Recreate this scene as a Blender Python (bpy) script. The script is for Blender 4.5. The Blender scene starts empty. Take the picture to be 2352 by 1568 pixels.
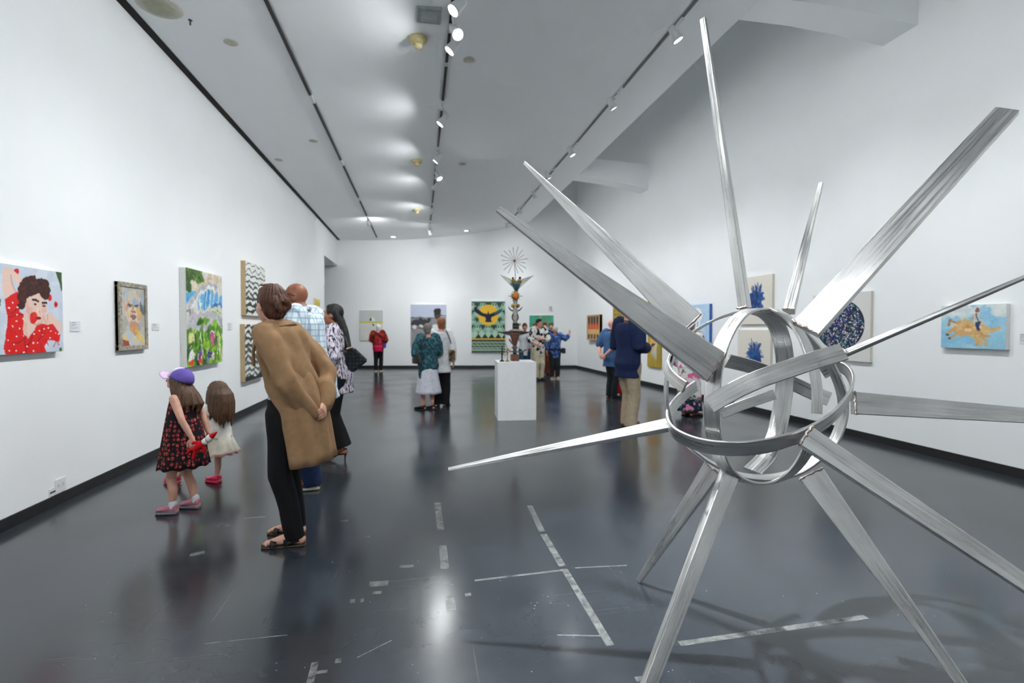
import bpy, bmesh, math, random
import numpy as np
from mathutils import Vector, Matrix, noise as mnoise

scene = bpy.context.scene
COL = scene.collection
random.seed(7)
PI = math.pi

# ------------------------------------------------------------------ camera, world, exposure
F_PX, EYE = 1150.0, 1.45
YAW = math.atan((1176 - 964) / F_PX)          # turned right of the room's axis
PIT = math.atan((784 - 755) / F_PX)           # pitched slightly down
cam_data = bpy.data.cameras.new('camera')
cam_data.sensor_fit = 'HORIZONTAL'
cam_data.sensor_width = 36.0
cam_data.lens = F_PX / 2352 * 36.0
cam_data.clip_start, cam_data.clip_end = 0.05, 100
cam_data.dof.use_dof = True
cam_data.dof.focus_distance = 2.2
cam_data.dof.aperture_fstop = 2.6
camera = bpy.data.objects.new('camera', cam_data)
COL.objects.link(camera)
camera.location = (0, 0, EYE)
camera.rotation_euler = (PI / 2 - PIT, 0, -YAW)
scene.camera = camera

SKY = 0.05
world = bpy.data.worlds.new('world')
scene.world = world
world.use_nodes = True
world.node_tree.nodes['Background'].inputs[0].default_value = (0.82, 0.91, 1.0, 1)
world.node_tree.nodes['Background'].inputs[1].default_value = SKY
scene.view_settings.view_transform = 'Standard'
scene.view_settings.look = 'None'
scene.view_settings.gamma = 1.0
scene.view_settings.use_curve_mapping = False
scene.view_settings.exposure = 0.43
scene.cycles.max_bounces = 10
scene.cycles.diffuse_bounces = 9
scene.cycles.glossy_bounces = 3
scene.cycles.transparent_max_bounces = 6
scene.cycles.use_adaptive_sampling = True
scene.cycles.adaptive_threshold = 0.16
scene.cycles.adaptive_min_samples = 10
scene.cycles.light_sampling_threshold = 0.03
scene.cycles.caustics_reflective = False
scene.cycles.caustics_refractive = False
LAMP_W = 118.0            # watts of one track spot
SPILL = 0.66              # share of light a lamp spills around its beam

# ------------------------------------------------------------------ measuring helpers
FW = np.array([math.sin(YAW) * math.cos(PIT), math.cos(YAW) * math.cos(PIT), -math.sin(PIT)])
RT = np.array([math.cos(YAW), -math.sin(YAW), 0.0])
UP = np.cross(RT, FW)
CAM = np.array([0, 0, EYE])

def ray(x, y): return FW + RT * (x - 1176) / F_PX + UP * (784 - y) / F_PX
def on_z(x, y, z=0.0):
    d = ray(x, y); return CAM + d * (z - EYE) / d[2]
def on_x(x, y, X):
    d = ray(x, y); return CAM + d * X / d[0]
def at(x, y, D): return CAM + ray(x, y) * D
def on_plane(x, y, p0, n):
    d = ray(x, y); p0 = np.array(p0); n = np.array(n)
    return CAM + d * ((p0 - CAM) @ n) / (d @ n)

# ------------------------------------------------------------------ object helpers
def lin(c):
    return tuple(((v / 12.92) if v <= 0.04045 else ((v + 0.055) / 1.055) ** 2.4) for v in c)
def hexc(s):
    return tuple(int(s[i:i + 2], 16) / 255 for i in (0, 2, 4))

def tag(o, label=None, cat=None, group=None, kind=None):
    if label: o['label'] = label
    if cat: o['category'] = cat
    if group: o['group'] = group
    if kind: o['kind'] = kind
    return o

def empty(name, loc=(0, 0, 0), rz=0.0, parent=None):
    o = bpy.data.objects.new(name, None)
    COL.objects.link(o)
    o.location = loc
    o.rotation_euler = (0, 0, rz)
    o.empty_display_size = 0.1
    if parent: o.parent = parent
    return o

def mesh_obj(name, verts, faces, mat=None, parent=None, smooth=False, loc=None):
    me = bpy.data.meshes.new(name)
    me.from_pydata([tuple(map(float, v)) for v in verts], [], [tuple(map(int, f)) for f in faces])
    if smooth: me.polygons.foreach_set('use_smooth', [True] * len(me.polygons))
    me.update()
    return link(name, me, mat, parent, loc)

def link(name, me, mat=None, parent=None, loc=None):
    o = bpy.data.objects.new(name, me)
    COL.objects.link(o)
    if mat is not None:
        me.materials.clear(); me.materials.append(mat)
    if parent is not None: o.parent = parent
    if loc is not None: o.location = loc
    return o

def bm_obj(name, bm, mat=None, parent=None, smooth=False, loc=None):
    me = bpy.data.meshes.new(name)
    bmesh.ops.recalc_face_normals(bm, faces=bm.faces)
    bm.to_mesh(me); bm.free()
    if smooth: me.polygons.foreach_set('use_smooth', [True] * len(me.polygons))
    return link(name, me, mat, parent, loc)

def box_bm(lo, hi, bevel=0.0):
    bm = bmesh.new()
    bmesh.ops.create_cube(bm, size=1.0)
    for v in bm.verts:
        v.co = Vector([lo[i] + (hi[i] - lo[i]) * (v.co[i] + 0.5) for i in range(3)])
    if bevel: bmesh.ops.bevel(bm, geom=bm.edges[:], offset=bevel, segments=2, affect='EDGES', profile=0.5)
    return bm
def box(name, lo, hi, mat, parent=None, bevel=0.0):
    return bm_obj(name, box_bm(lo, hi, bevel), mat, parent)

def frame_of(a):
    """two unit vectors square to the axis a"""
    a = np.array(a, float); a = a / np.linalg.norm(a)
    h = np.array([0, 0, 1.0]) if abs(a[2]) < 0.9 else np.array([1.0, 0, 0])
    u = np.cross(a, h); u /= np.linalg.norm(u)
    return u, np.cross(a, u)

def tube_vf(pts, rad, n=10, cap=True):
    """round tube through the points with one radius per point, rounded ends"""
    pts = [np.array(p, float) for p in pts]
    m = len(pts)
    if np.isscalar(rad): rad = [rad] * m
    V, Fc = [], []
    rings = []
    u0 = None
    tans = []
    for i in range(m):
        a = pts[min(i + 1, m - 1)] - pts[max(i - 1, 0)]
        tans.append(a / (np.linalg.norm(a) + 1e-9))
    def ring(c, r, t, u):
        w = np.cross(t, u)
        base = len(V)
        for k in range(n):
            an = 2 * PI * k / n
            V.append(c + (u * math.cos(an) + w * math.sin(an)) * r)
        return list(range(base, base + n))
    us = []
    for i in range(m):
        t = tans[i]
        if i == 0: u = frame_of(t)[0]
        else:
            u = us[-1] - t * (us[-1] @ t); u /= np.linalg.norm(u) + 1e-9
        us.append(u)
    if cap:
        for s in (0.35, 0.75):
            al = s * PI / 2
            rings.append(ring(pts[0] - tans[0] * rad[0] * math.cos(al), rad[0] * math.sin(al), tans[0], us[0]))
    for i in range(m): rings.append(ring(pts[i], rad[i], tans[i], us[i]))
    if cap:
        for s in (0.75, 0.35):
            al = s * PI / 2
            rings.append(ring(pts[-1] + tans[-1] * rad[-1] * math.cos(al), rad[-1] * math.sin(al), tans[-1], us[-1]))
    for a, b in zip(rings[:-1], rings[1:]):
        for k in range(n): Fc.append((a[k], a[(k + 1) % n], b[(k + 1) % n], b[k]))
    Fc.append(tuple(reversed(rings[0]))); Fc.append(tuple(rings[-1]))
    return V, Fc
def tube(name, pts, rad, mat, parent=None, n=10):
    V, Fc = tube_vf(pts, rad, n)
    return mesh_obj(name, V, Fc, mat, parent, smooth=True)

def lathe_vf(prof, n=20):
    """prof: (radius, z) from bottom to top"""
    V, Fc = [], []
    for r, z in prof:
        for k in range(n):
            V.append((r * math.cos(2 * PI * k / n), r * math.sin(2 * PI * k / n), z))
    for i in range(len(prof) - 1):
        for k in range(n):
            Fc.append((i * n + k, i * n + (k + 1) % n, (i + 1) * n + (k + 1) % n, (i + 1) * n + k))
    Fc.append(tuple(reversed(range(n))))
    Fc.append(tuple(range((len(prof) - 1) * n, len(prof) * n)))
    return V, Fc

def ellipsoid_vf(c, r, R=None, n=14, m=9):
    c = np.array(c, float)
    V, Fc = [], []
    for i in range(1, m):
        th = PI * i / m
        for k in range(n):
            ph = 2 * PI * k / n
            p = np.array([r[0] * math.sin(th) * math.cos(ph), r[1] * math.sin(th) * math.sin(ph), -r[2] * math.cos(th)])
            if R is not None: p = R @ p
            V.append(c + p)
    for i in range(m - 2):
        for k in range(n):
            Fc.append((i * n + k, i * n + (k + 1) % n, (i + 1) * n + (k + 1) % n, (i + 1) * n + k))
    b = np.array([0, 0, -r[2]]); t = np.array([0, 0, r[2]])
    if R is not None: b, t = R @ b, R @ t
    V += [c + b, c + t]
    for k in range(n):
        Fc.append((len(V) - 2, (k + 1) % n, k))
        Fc.append((len(V) - 1, (m - 2) * n + k, (m - 2) * n + (k + 1) % n))
    return V, Fc

def merge_vf(*items):
    V, Fc = [], []
    for v, f in items:
        b = len(V)
        V += list(v); Fc += [tuple(i + b for i in q) for q in f]
    return V, Fc

# ------------------------------------------------------------------ materials
MATS = {}
def pm(name, rgb, rough=0.6, var=0.06, scale=18.0, metallic=0.0, bump=0.0, bscale=60.0, spec=0.5, stretch=(1, 1, 1), sheen=0.0, emit=0.0):
    """a painted / cloth / metal surface: one colour with grain from noise"""
    if name in MATS: return MATS[name]
    m = bpy.data.materials.new(name); m.use_nodes = True
    nt = m.node_tree; N, L = nt.nodes, nt.links
    b = N['Principled BSDF']
    c = lin(rgb)
    tc = N.new('ShaderNodeTexCoord')
    mp = N.new('ShaderNodeMapping'); mp.inputs['Scale'].default_value = stretch
    L.new(tc.outputs['Object'], mp.inputs['Vector'])
    nz = N.new('ShaderNodeTexNoise'); nz.inputs['Scale'].default_value = scale; nz.inputs['Detail'].default_value = 4
    L.new(mp.outputs[0], nz.inputs['Vector'])
    rp = N.new('ShaderNodeValToRGB')
    rp.color_ramp.elements[0].position, rp.color_ramp.elements[1].position = 0.3, 0.7
    rp.color_ramp.elements[0].color = tuple(max(0, v * (1 - var * 2)) for v in c) + (1,)
    rp.color_ramp.elements[1].color = tuple(min(1, v * (1 + var * 2)) for v in c) + (1,)
    L.new(nz.outputs['Fac'], rp.inputs[0]); L.new(rp.outputs[0], b.inputs['Base Color'])
    b.inputs['Roughness'].default_value = rough
    b.inputs['Metallic'].default_value = metallic
    b.inputs['Specular IOR Level'].default_value = spec
    if sheen: b.inputs['Sheen Weight'].default_value = sheen
    if emit:
        b.inputs['Emission Color'].default_value = c + (1,); b.inputs['Emission Strength'].default_value = emit
    if bump:
        n2 = N.new('ShaderNodeTexNoise'); n2.inputs['Scale'].default_value = bscale; n2.inputs['Detail'].default_value = 3
        L.new(mp.outputs[0], n2.inputs['Vector'])
        bp = N.new('ShaderNodeBump'); bp.inputs['Strength'].default_value = bump; bp.inputs['Distance'].default_value = 0.01
        L.new(n2.outputs['Fac'], bp.inputs['Height']); L.new(bp.outputs[0], b.inputs['Normal'])
    MATS[name] = m
    return m

def attr_mat(name, rough=0.55, spec=0.4, bump=0.15):
    """flat print / paint whose colour is stored on the surface itself"""
    if name in MATS: return MATS[name]
    m = bpy.data.materials.new(name); m.use_nodes = True
    nt = m.node_tree; N, L = nt.nodes, nt.links
    b = N['Principled BSDF']
    a = N.new('ShaderNodeAttribute'); a.attribute_name = 'paint'
    L.new(a.outputs['Color'], b.inputs['Base Color'])
    b.inputs['Roughness'].default_value = rough; b.inputs['Specular IOR Level'].default_value = spec
    tc = N.new('ShaderNodeTexCoord')
    nz = N.new('ShaderNodeTexNoise'); nz.inputs['Scale'].default_value = 90; L.new(tc.outputs['Object'], nz.inputs['Vector'])
    bp = N.new('ShaderNodeBump'); bp.inputs['Strength'].default_value = bump; bp.inputs['Distance'].default_value = 0.004
    L.new(nz.outputs['Fac'], bp.inputs['Height']); L.new(bp.outputs[0], b.inputs['Normal'])
    MATS[name] = m
    return m

def emis(name, rgb, strength):
    if name in MATS: return MATS[name]
    m = bpy.data.materials.new(name); m.use_nodes = True
    nt = m.node_tree; N, L = nt.nodes, nt.links
    N.remove(N['Principled BSDF'])
    e = N.new('ShaderNodeEmission'); e.inputs[0].default_value = tuple(rgb) + (1,); e.inputs[1].default_value = strength
    L.new(e.outputs[0], N['Material Output'].inputs[0])
    MATS[name] = m
    return m
# ================================================================== the room
XL, XR = -2.95, 5.75
YB0, YB1 = 19.35, 17.85          # the end wall runs a little askew
YREAR = -9.0
WALL = pm('wall_paint', (0.96, 0.966, 0.968), 0.75, 0.003, 3.0, bump=0.03, bscale=220)
CEIL = pm('ceiling_paint', (0.965, 0.972, 0.978), 0.8, 0.004, 1.2, bump=0.03, bscale=150)
BLACK = pm('black_baseboard_paint', (0.115, 0.12, 0.125), 0.45, 0.1, 9)
REVEAL = pm('black_reveal', (0.06, 0.06, 0.06), 0.8, 0.1, 9)

def floor_mat():
    m = bpy.data.materials.new('sealed_dark_concrete'); m.use_nodes = True
    nt = m.node_tree; N, L = nt.nodes, nt.links
    b = N['Principled BSDF']
    tc = N.new('ShaderNodeTexCoord')
    def noise(scale, detail=5, stretch=None, rough=0.5, rot=0.0):
        v = tc.outputs['Object']
        if stretch:
            mp = N.new('ShaderNodeMapping'); mp.inputs['Scale'].default_value = stretch; mp.inputs['Rotation'].default_value = (0, 0, rot)
            L.new(v, mp.inputs['Vector']); v = mp.outputs[0]
        n = N.new('ShaderNodeTexNoise'); n.inputs['Scale'].default_value = scale; n.inputs['Detail'].default_value = detail
        n.inputs['Roughness'].default_value = rough
        L.new(v, n.inputs['Vector']); return n.outputs['Fac']
    def ramp(src, stops):
        r = N.new('ShaderNodeValToRGB'); e = r.color_ramp.elements
        e[0].position, e[0].color = stops[0][0], tuple(stops[0][1]) + (1,)
        e[1].position, e[1].color = stops[-1][0], tuple(stops[-1][1]) + (1,)
        for p, c in stops[1:-1]:
            x = e.new(p); x.color = tuple(c) + (1,)
        L.new(src, r.inputs[0]); return r.outputs[0]
    def mix(fac, a, bb, mode='MIX'):
        x = N.new('ShaderNodeMixRGB'); x.blend_type = mode
        if hasattr(fac, 'links'): L.new(fac, x.inputs[0])
        else: x.inputs[0].default_value = fac
        for s, i in ((a, 1), (bb, 2)):
            if hasattr(s, 'links'): L.new(s, x.inputs[i])
            else: x.inputs[i].default_value = tuple(s) + (1,)
        return x.outputs[0]
    base = ramp(noise(0.9, 6), [(0.3, (0.027, 0.032, 0.040)), (0.55, (0.035, 0.042, 0.051)), (0.75, (0.043, 0.051, 0.061))])
    mott = ramp(noise(5, 4, rough=0.5), [(0.35, (0.90, 0.90, 0.90)), (0.7, (1.1, 1.1, 1.11))])
    col = mix(1.0, base, mott, 'MULTIPLY')
    # rubbed pale scuffs, long and thin in two directions
    sc1 = ramp(noise(9.0, 2, (0.10, 9.0, 1), 0.5, 0.35), [(0.66, (0, 0, 0)), (0.74, (1, 1, 1))])
    sc2 = ramp(noise(8.0, 2, (8.0, 0.10, 1), 0.5, 0.2), [(0.67, (0, 0, 0)), (0.75, (1, 1, 1))])
    gate = ramp(noise(1.3, 3), [(0.5, (0, 0, 0)), (0.62, (1, 1, 1))])
    sc = mix(1.0, mix(1.0, sc1, sc2, 'ADD'), gate, 'MULTIPLY')
    rgb2 = N.new('ShaderNodeRGBToBW'); L.new(sc, rgb2.inputs[0])
    f1 = N.new('ShaderNodeMath'); f1.operation = 'MULTIPLY'; f1.inputs[1].default_value = 0.14; L.new(rgb2.outputs[0], f1.inputs[0])
    col = mix(f1.outputs[0], col, (0.30, 0.32, 0.34))
    # white specks of paint
    vo = N.new('ShaderNodeTexVoronoi'); vo.inputs['Scale'].default_value = 26; vo.inputs['Randomness'].default_value = 1.0
    L.new(tc.outputs['Object'], vo.inputs['Vector'])
    dot = ramp(vo.outputs['Distance'], [(0.06, (1, 1, 1)), (0.09, (0, 0, 0))])
    g2 = ramp(noise(5, 4, rough=0.6), [(0.56, (0, 0, 0)), (0.60, (1, 1, 1))])
    sp = mix(1.0, dot, g2, 'MULTIPLY')
    bw = N.new('ShaderNodeRGBToBW'); L.new(sp, bw.inputs[0])
    f2 = N.new('ShaderNodeMath'); f2.operation = 'MULTIPLY'; f2.inputs[1].default_value = 0.55; L.new(bw.outputs[0], f2.inputs[0])
    col = mix(f2.outputs[0], col, (0.5, 0.52, 0.52))
    L.new(col, b.inputs['Base Color'])
    ro = ramp(noise(1.4, 2, rough=0.4), [(0.3, (0.15,) * 3), (0.7, (0.22,) * 3)])
    L.new(ro, b.inputs['Roughness'])
    b.inputs['Specular IOR Level'].default_value = 0.72
    bp = N.new('ShaderNodeBump'); bp.inputs['Strength'].default_value = 0.015; bp.inputs['Distance'].default_value = 0.01
    L.new(noise(3, 2), bp.inputs['Height']); L.new(bp.outputs[0], b.inputs['Normal'])
    return m
FLOOR = floor_mat()
floor = tag(box('floor', (-6.5, YREAR, -0.1), (XR + 0.3, 22, 0), FLOOR), 'dark grey sealed concrete gallery floor with pale scuffs', kind='structure')

# left wall: solid up to the opening near the far end, with a header over it
yo = on_x(745, 620, XL)[1]
box('wall_left', (XL - 0.35, YREAR, 0), (XL, yo, 4.72), WALL)
tag(bpy.data.objects['wall_left'], 'long white wall on the left with a doorway at its far end', kind='structure')
box('wall_left_header', (XL - 0.35, yo, 3.77), (XL, 19.6, 4.72), WALL, bpy.data.objects['wall_left'])
tag(mesh_obj('wall_back', [(-6.5, 19.94, 0), (XR + 0.3, 17.80, 0), (XR + 0.3, 18.1, 0), (-6.5, 20.24, 0),
                           (-6.5, 19.94, 8.3), (XR + 0.3, 17.80, 8.3), (XR + 0.3, 18.1, 8.3), (-6.5, 20.24, 8.3)],
             [(0, 1, 5, 4), (1, 2, 6, 5), (2, 3, 7, 6), (3, 0, 4, 7), (4, 5, 6, 7), (3, 2, 1, 0)], WALL),
    'white end wall of the gallery', kind='structure')
BN = np.array([2.14, 12.55, 0]) / np.linalg.norm([2.14, 12.55, 0]); BP = np.array([-6.5, 19.94, 0])   # its face
BN_IN = -BN
tag(box('wall_right', (XR, YREAR, 0), (XR + 0.3, 19, 8.2), WALL), 'tall white wall on the right rising into the roof light', kind='structure')
tag(box('wall_rear', (-6.5, YREAR - 0.3, 0), (XR + 0.3, YREAR, 8.3), WALL), 'white wall behind the viewer', kind='structure')
tag(box('wall_passage', (-6.6, YREAR, 0), (-6.5, 20, 5.2), WALL), 'white wall of the side passage', kind='structure')
tag(box('ceiling_passage', (-6.5, 11, 3.77), (XL - 0.35, 20, 3.9), CEIL), 'white ceiling of the side passage', kind='structure')

# ceiling: flat on the left, curving up to the edge of the roof light
prof = [(-2.87, 4.72), (-2.2, 4.705), (-1.5, 4.705), (-0.6, 4.725), (0.35, 4.785), (1.1, 4.855), (1.8, 4.94), (2.4, 5.05), (3.0, 5.16), (3.5, 5.26), (4.0, 5.37)]
def prof_z(x):
    return float(np.interp(x, [p[0] for p in prof], [p[1] for p in prof]))
V, Fc = [], []
for x, z in prof: V += [(x, YREAR, z), (x, 20, z)]
for x, z in [(3.95, 5.75), (-2.87, 5.0)]: V += [(x, YREAR, z), (x, 20, z)]
n = len(V) // 2
for i in range(n): j = (i + 1) % n; Fc.append((2 * i, 2 * i + 1, 2 * j + 1, 2 * j))
Fc.append(tuple(2 * i for i in range(n))); Fc.append(tuple(2 * i + 1 for i in reversed(range(n))))
tag(mesh_obj('ceiling', V, Fc, CEIL), 'pale grey ceiling curving up towards the roof light', kind='structure')
# the roof light well: deep and unlit, crossed by beams
tag(box('wall_well', (3.9, YREAR, 5.37), (4.0, 20, 8.2), WALL), 'white upstand wall of the roof light well', kind='structure')
tag(box('ceiling_well', (3.9, YREAR, 8.2), (XR + 0.3, 20, 8.3), CEIL), 'white top of the roof light well', kind='structure')
def beam(y0, t, label):
    xs = [3.93, 4.0, 4.6, 5.2, XR + 0.02]
    zb = [5.37, 5.37, 5.28, 5.15, 5.0]
    V, Fc = [], []
    for x, z in zip(xs, zb):
        zt = 5.62 + (XR - x) * 0.12
        yc = y0 - (x - 4.0) * 0.22
        V += [(x, yc - t / 2, z), (x, yc + t / 2, z), (x, yc + t / 2, zt), (x, yc - t / 2, zt)]
    for i in range(len(xs) - 1):
        a, b = 4 * i, 4 * i + 4
        for k in range(4): Fc.append((a + k, a + (k + 1) % 4, b + (k + 1) % 4, b + k))
    Fc.append((3, 2, 1, 0)); e = 4 * (len(xs) - 1); Fc.append((e, e + 1, e + 2, e + 3))
    tag(mesh_obj('ceiling_beam', V, Fc, CEIL), label, kind='structure')
beam(5.6, 0.45, 'white roof beam crossing the well nearest the viewer')
beam(12.6, 0.45, 'white roof beam crossing the well half way down the room')
beam(-1.1, 0.45, 'white roof beam crossing the well behind the viewer')
# black reveal along the left wall and the baseboards
tag(box('trim_1', (XL - 0.02, YREAR, 4.712), (-2.86, 19.6, 4.80), REVEAL), 'black shadow gap between left wall and ceiling', kind='structure')
tag(box('baseboard_left', (XL, YREAR, 0), (XL + 0.014, yo - 0.01, 0.088), BLACK, bevel=0.003), 'black baseboard along the left wall', kind='structure')
tag(box('baseboard_right', (XR - 0.014, YREAR, 0), (XR, 17.9, 0.092), BLACK, bevel=0.003), 'black baseboard along the right wall', kind='structure')
a0 = np.array([-6.5, 19.94]); a1 = np.array([XR, 17.851]); nn = BN_IN[:2] * 0.016
tag(mesh_obj('baseboard_back', [(*(a0), 0), (*(a1), 0), (*(a1 + nn), 0), (*(a0 + nn), 0), (*(a0), .095), (*(a1), .095), (*(a1 + nn), .095), (*(a0 + nn), .095)],
             [(3, 2, 1, 0), (4, 5, 6, 7), (0, 1, 5, 4), (1, 2, 6, 5), (2, 3, 7, 6), (3, 0, 4, 7)], BLACK), 'black baseboard along the end wall', kind='structure')
METALG = pm('grey_metal_strip', (0.55, 0.56, 0.58), 0.4, 0.05, 20, metallic=0.6)
tag(box('trim_2', (XL - 0.01, yo - 0.02, 0), (XL + 0.006, yo + 0.004, 2.85), METALG), 'grey metal corner guard on the edge of the doorway', kind='structure')

# ------------------------------------------------------------------ tape marks left on the floor
def tape_mat():
    m = bpy.data.materials.new('worn_tape'); m.use_nodes = True
    nt = m.node_tree; N, L = nt.nodes, nt.links
    b = N['Principled BSDF']; b.inputs['Base Color'].default_value = (0.42, 0.43, 0.42, 1); b.inputs['Roughness'].default_value = 0.4
    tc = N.new('ShaderNodeTexCoord'); nz = N.new('ShaderNodeTexNoise'); nz.inputs['Scale'].default_value = 22; nz.inputs['Detail'].default_value = 8; nz.inputs['Roughness'].default_value = 0.7
    L.new(tc.outputs['Object'], nz.inputs['Vector'])
    r = N.new('ShaderNodeValToRGB'); r.color_ramp.elements[0].position = 0.36; r.color_ramp.elements[1].position = 0.72
    r.color_ramp.elements[1].color = (0.50, 0.50, 0.50, 1)
    L.new(nz.outputs['Fac'], r.inputs[0]); L.new(r.outputs[0], b.inputs['Alpha'])
    return m
TAPE = tape_mat()
def tape(p, q, w, faint=1):
    a, b = on_z(*p), on_z(*q)
    d = (b - a)[:2]; l = np.linalg.norm(d); d /= l; s = np.array([-d[1], d[0]]) * w / 2
    V = []
    for z in (0.0002, 0.0008):
        for c, sg in ((a, 1), (b, 1), (b, -1), (a, -1)): V.append((*(c[:2] + s * sg), z))
    mesh_obj('tape_mark', V, [(3, 2, 1, 0), (4, 5, 6, 7), (0, 1, 5, 4), (1, 2, 6, 5), (2, 3, 7, 6), (3, 0, 4, 7)], TAPE, floor)
for p, q, w in [((1005, 1154), (1012, 1218), .05), ((1017, 1252), (1022, 1306), .05), ((1032, 1368), (1037, 1402), .05),
                ((1216, 1160), (1245, 1220), .045), ((1248, 1226), (1292, 1300), .045), ((1296, 1306), (1402, 1482), .04),
                ((1560, 1478), (1990, 1416), .035), ((1090, 1333), (1300, 1308), .02), ((1320, 1304), (1440, 1298), .012),
                ((848, 1342), (892, 1338), .06), ((856, 1361), (876, 1360), .03), ((918, 1301), (950, 1299), .035), ((1068, 1366), (1082, 1364), .03),
                ((804, 1381), (816, 1379), .035), ((828, 1379), (836, 1378), .035), ((782, 1196), (800, 1195), .03), ((436, 1274), (470, 1268), .05),
                ((500, 1208), (526, 1206), .04), ((770, 1518), (784, 1516), .03), ((722, 1545), (752, 1541), .02), ((712, 1568), (724, 1520), .03),
                ((470, 1478), (660, 1458), .008), ((820, 1510), (900, 1470), .006), ((560, 1190), (610, 1186), .03), ((838, 1233), (850, 1232), .03),
                ((1280, 1458), (1385, 1460), .010), ((1460, 1560), (1480, 1558), .03)]:
    tape(p, q, w)
# ================================================================== lighting tracks and spots
WHITE_METAL = pm('white_lamp_metal', (0.86, 0.87, 0.87), 0.4, 0.02, 20)
GREY_TRACK = pm('grey_track', (0.42, 0.43, 0.44), 0.5, 0.05, 20)
DARK_TRACK = pm('black_track', (0.10, 0.10, 0.10), 0.5, 0.05, 20)
LENS = emis('lit_lamp_lens', (1.0, 0.98, 0.95), 60.0)
LENS_DIM = emis('side_lit_lamp_lens', (1.0, 0.98, 0.95), 12.0)

def track(label, x, segs, mat, w=0.035, gap_mat=None):
    t = tag(empty('lighting_track', (x, 5, prof_z(x))), label, 'lighting track')
    z = prof_z(x)
    for i, (a, b) in enumerate(segs):
        box('track_rail', (-w / 2, a - 5, -0.022), (w / 2, b - 5, 0.02), mat, t)
        if i + 1 < len(segs) and segs[i + 1][0] - b < 1.2:
            box('track_connector', (-w / 2 - .003, b - 5, -0.026), (w / 2 + .003, segs[i + 1][0] - 5, 0.02), WHITE_METAL, t)
    return t
def ty(px, py, x): return float(on_z(px, py, prof_z(x))[1])
track('black ceiling track over the left side of the room', -1.48,
      [(-8.6, ty(716, 216, -1.48)), (ty(725, 234, -1.48), ty(784, 366, -1.48)), (ty(789, 378, -1.48), ty(822, 452, -1.48)), (ty(825, 459, -1.48), 18.4)], DARK_TRACK)
track('black ceiling track down the middle of the room, hung with many spots', 0.345,
      [(-8.6, 6.45), (ty(1029, 140, .345), ty(1023, 228, .345)), (ty(1019, 250, .345), ty(1009, 345, .345)), (ty(1006, 360, .345), 12.1), (12.2, 14.6), (14.7, 18.2)], DARK_TRACK)
track('grey ceiling track along the edge of the roof light', 3.1,
      [(-8.6, ty(1420, 197, 3.1)), (ty(1408, 212, 3.1), ty(1302, 336, 3.1)), (ty(1294, 348, 3.1), ty(1236, 418, 3.1)), (ty(1228, 428, 3.1), 17.9)], GREY_TRACK, 0.03)

def spot(head, tx, aim, label, group, watts=1.0, size=84, spill=1.0, dim=False, lit=True, cup=0.062):
    """a track spot: adapter on the track, stem, can with a lit lens, aimed at a point"""
    head = np.array(head, float); aim = np.array(aim, float)
    zt = prof_z(tx)
    t = tag(empty('track_spotlight', (tx, head[1], zt - 0.02)), label, 'spotlight', group)
    o = np.array([tx, head[1], zt - 0.02])
    box('adapter', (-.016, -.07, -.03), (.016, .07, .002), WHITE_METAL, t, .003)
    d = aim - head; d /= np.linalg.norm(d)
    tail = head - d * 0.17 - o
    tube('stem', [(0, 0, -.02), tail * .5 + np.array([0, 0, -.02]), tail + d * .05], .011, WHITE_METAL, t, 8)
    u, w = frame_of(d)
    V, Fc = lathe_vf([(cup * .45, -.19), (cup * .72, -.17), (cup * .8, -.10), (cup, -.03), (cup, .0), (cup * .9, 0.0), (cup * .86, -.018)], 18)
    M = np.stack([u, w, d], 1)
    V = [M @ np.array(v) + head - o for v in V]
    mesh_obj('lamp_can', V, Fc[:-1], WHITE_METAL, t, True)
    V, Fc = lathe_vf([(cup * .85, -.016), (cup * .8, -.008), (cup * .45, -.003)], 18)
    V = [M @ np.array(v) + head - o for v in V]
    mesh_obj('lens', V, Fc, LENS_DIM if dim else LENS, t, True)
    ld = bpy.data.lights.new('spot_beam', 'SPOT')
    ld.energy = LAMP_W * watts; ld.spot_size = math.radians(size); ld.spot_blend = 1.0; ld.shadow_soft_size = 0.05
    ld.color = (0.95, 0.985, 1.0)
    lo = bpy.data.objects.new('spot_beam', ld); COL.objects.link(lo); lo.parent = t
    lo.location = Vector(head + d * 0.012 - o)
    lo.rotation_euler = Vector(d).to_track_quat('-Z', 'Y').to_euler()
    sd = bpy.data.lights.new('spot_spill', 'SPOT')
    sd.energy = LAMP_W * watts * SPILL * spill; sd.spot_size = math.radians(179); sd.spot_blend = 1.0; sd.shadow_soft_size = 0.05; sd.color = ld.color
    so = bpy.data.objects.new('spot_spill', sd); COL.objects.link(so); so.parent = t
    so.location = lo.location; so.rotation_euler = Vector(d + np.array([0, 0, .15])).to_track_quat('-Z', 'Y').to_euler()

G1, G2 = 'spots on the middle track', 'spots on the right track'
def mid(px, py, aim, label, **k):
    h = on_z(px, py, 4.50); k.setdefault('watts', .86); spot(h, 0.345, aim, label, G1, **k)
def rgt(px, py, aim, label, **k):
    h = on_z(px, py, 4.92); spot(h, 3.1, aim, label, G2, spill=.55, **k)
mid(1040, 25, (XL, 4.0, .4), 'track spot at the top of the picture, tilted to the left wall', watts=.86)
mid(1052, 80, (1.5, 2.4, 1.0), 'brightest track spot, glaring towards the steel sculpture', watts=3.0, size=52, spill=.15)
mid(1032, 118, (XL, 5.8, .4), 'track spot just beyond the glaring one, tilted left')
mid(1010, 286, (XL, 8.0, .4), 'track spot beyond the first gap of the middle track')
mid(1000, 372, (XL, 10.2, .4), 'track spot with a pale stem near the second yellow sprinkler')
mid(1010, 411, (2.2, 9.0, 0.6), 'round bright spot turned right on the middle track')
mid(996, 435, (XL, 12.6, .4), 'small spot next beyond the round bright one')
mid(989, 490, (XL, 16.0, .4), 'small spot level with the farthest yellow sprinkler')
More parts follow.
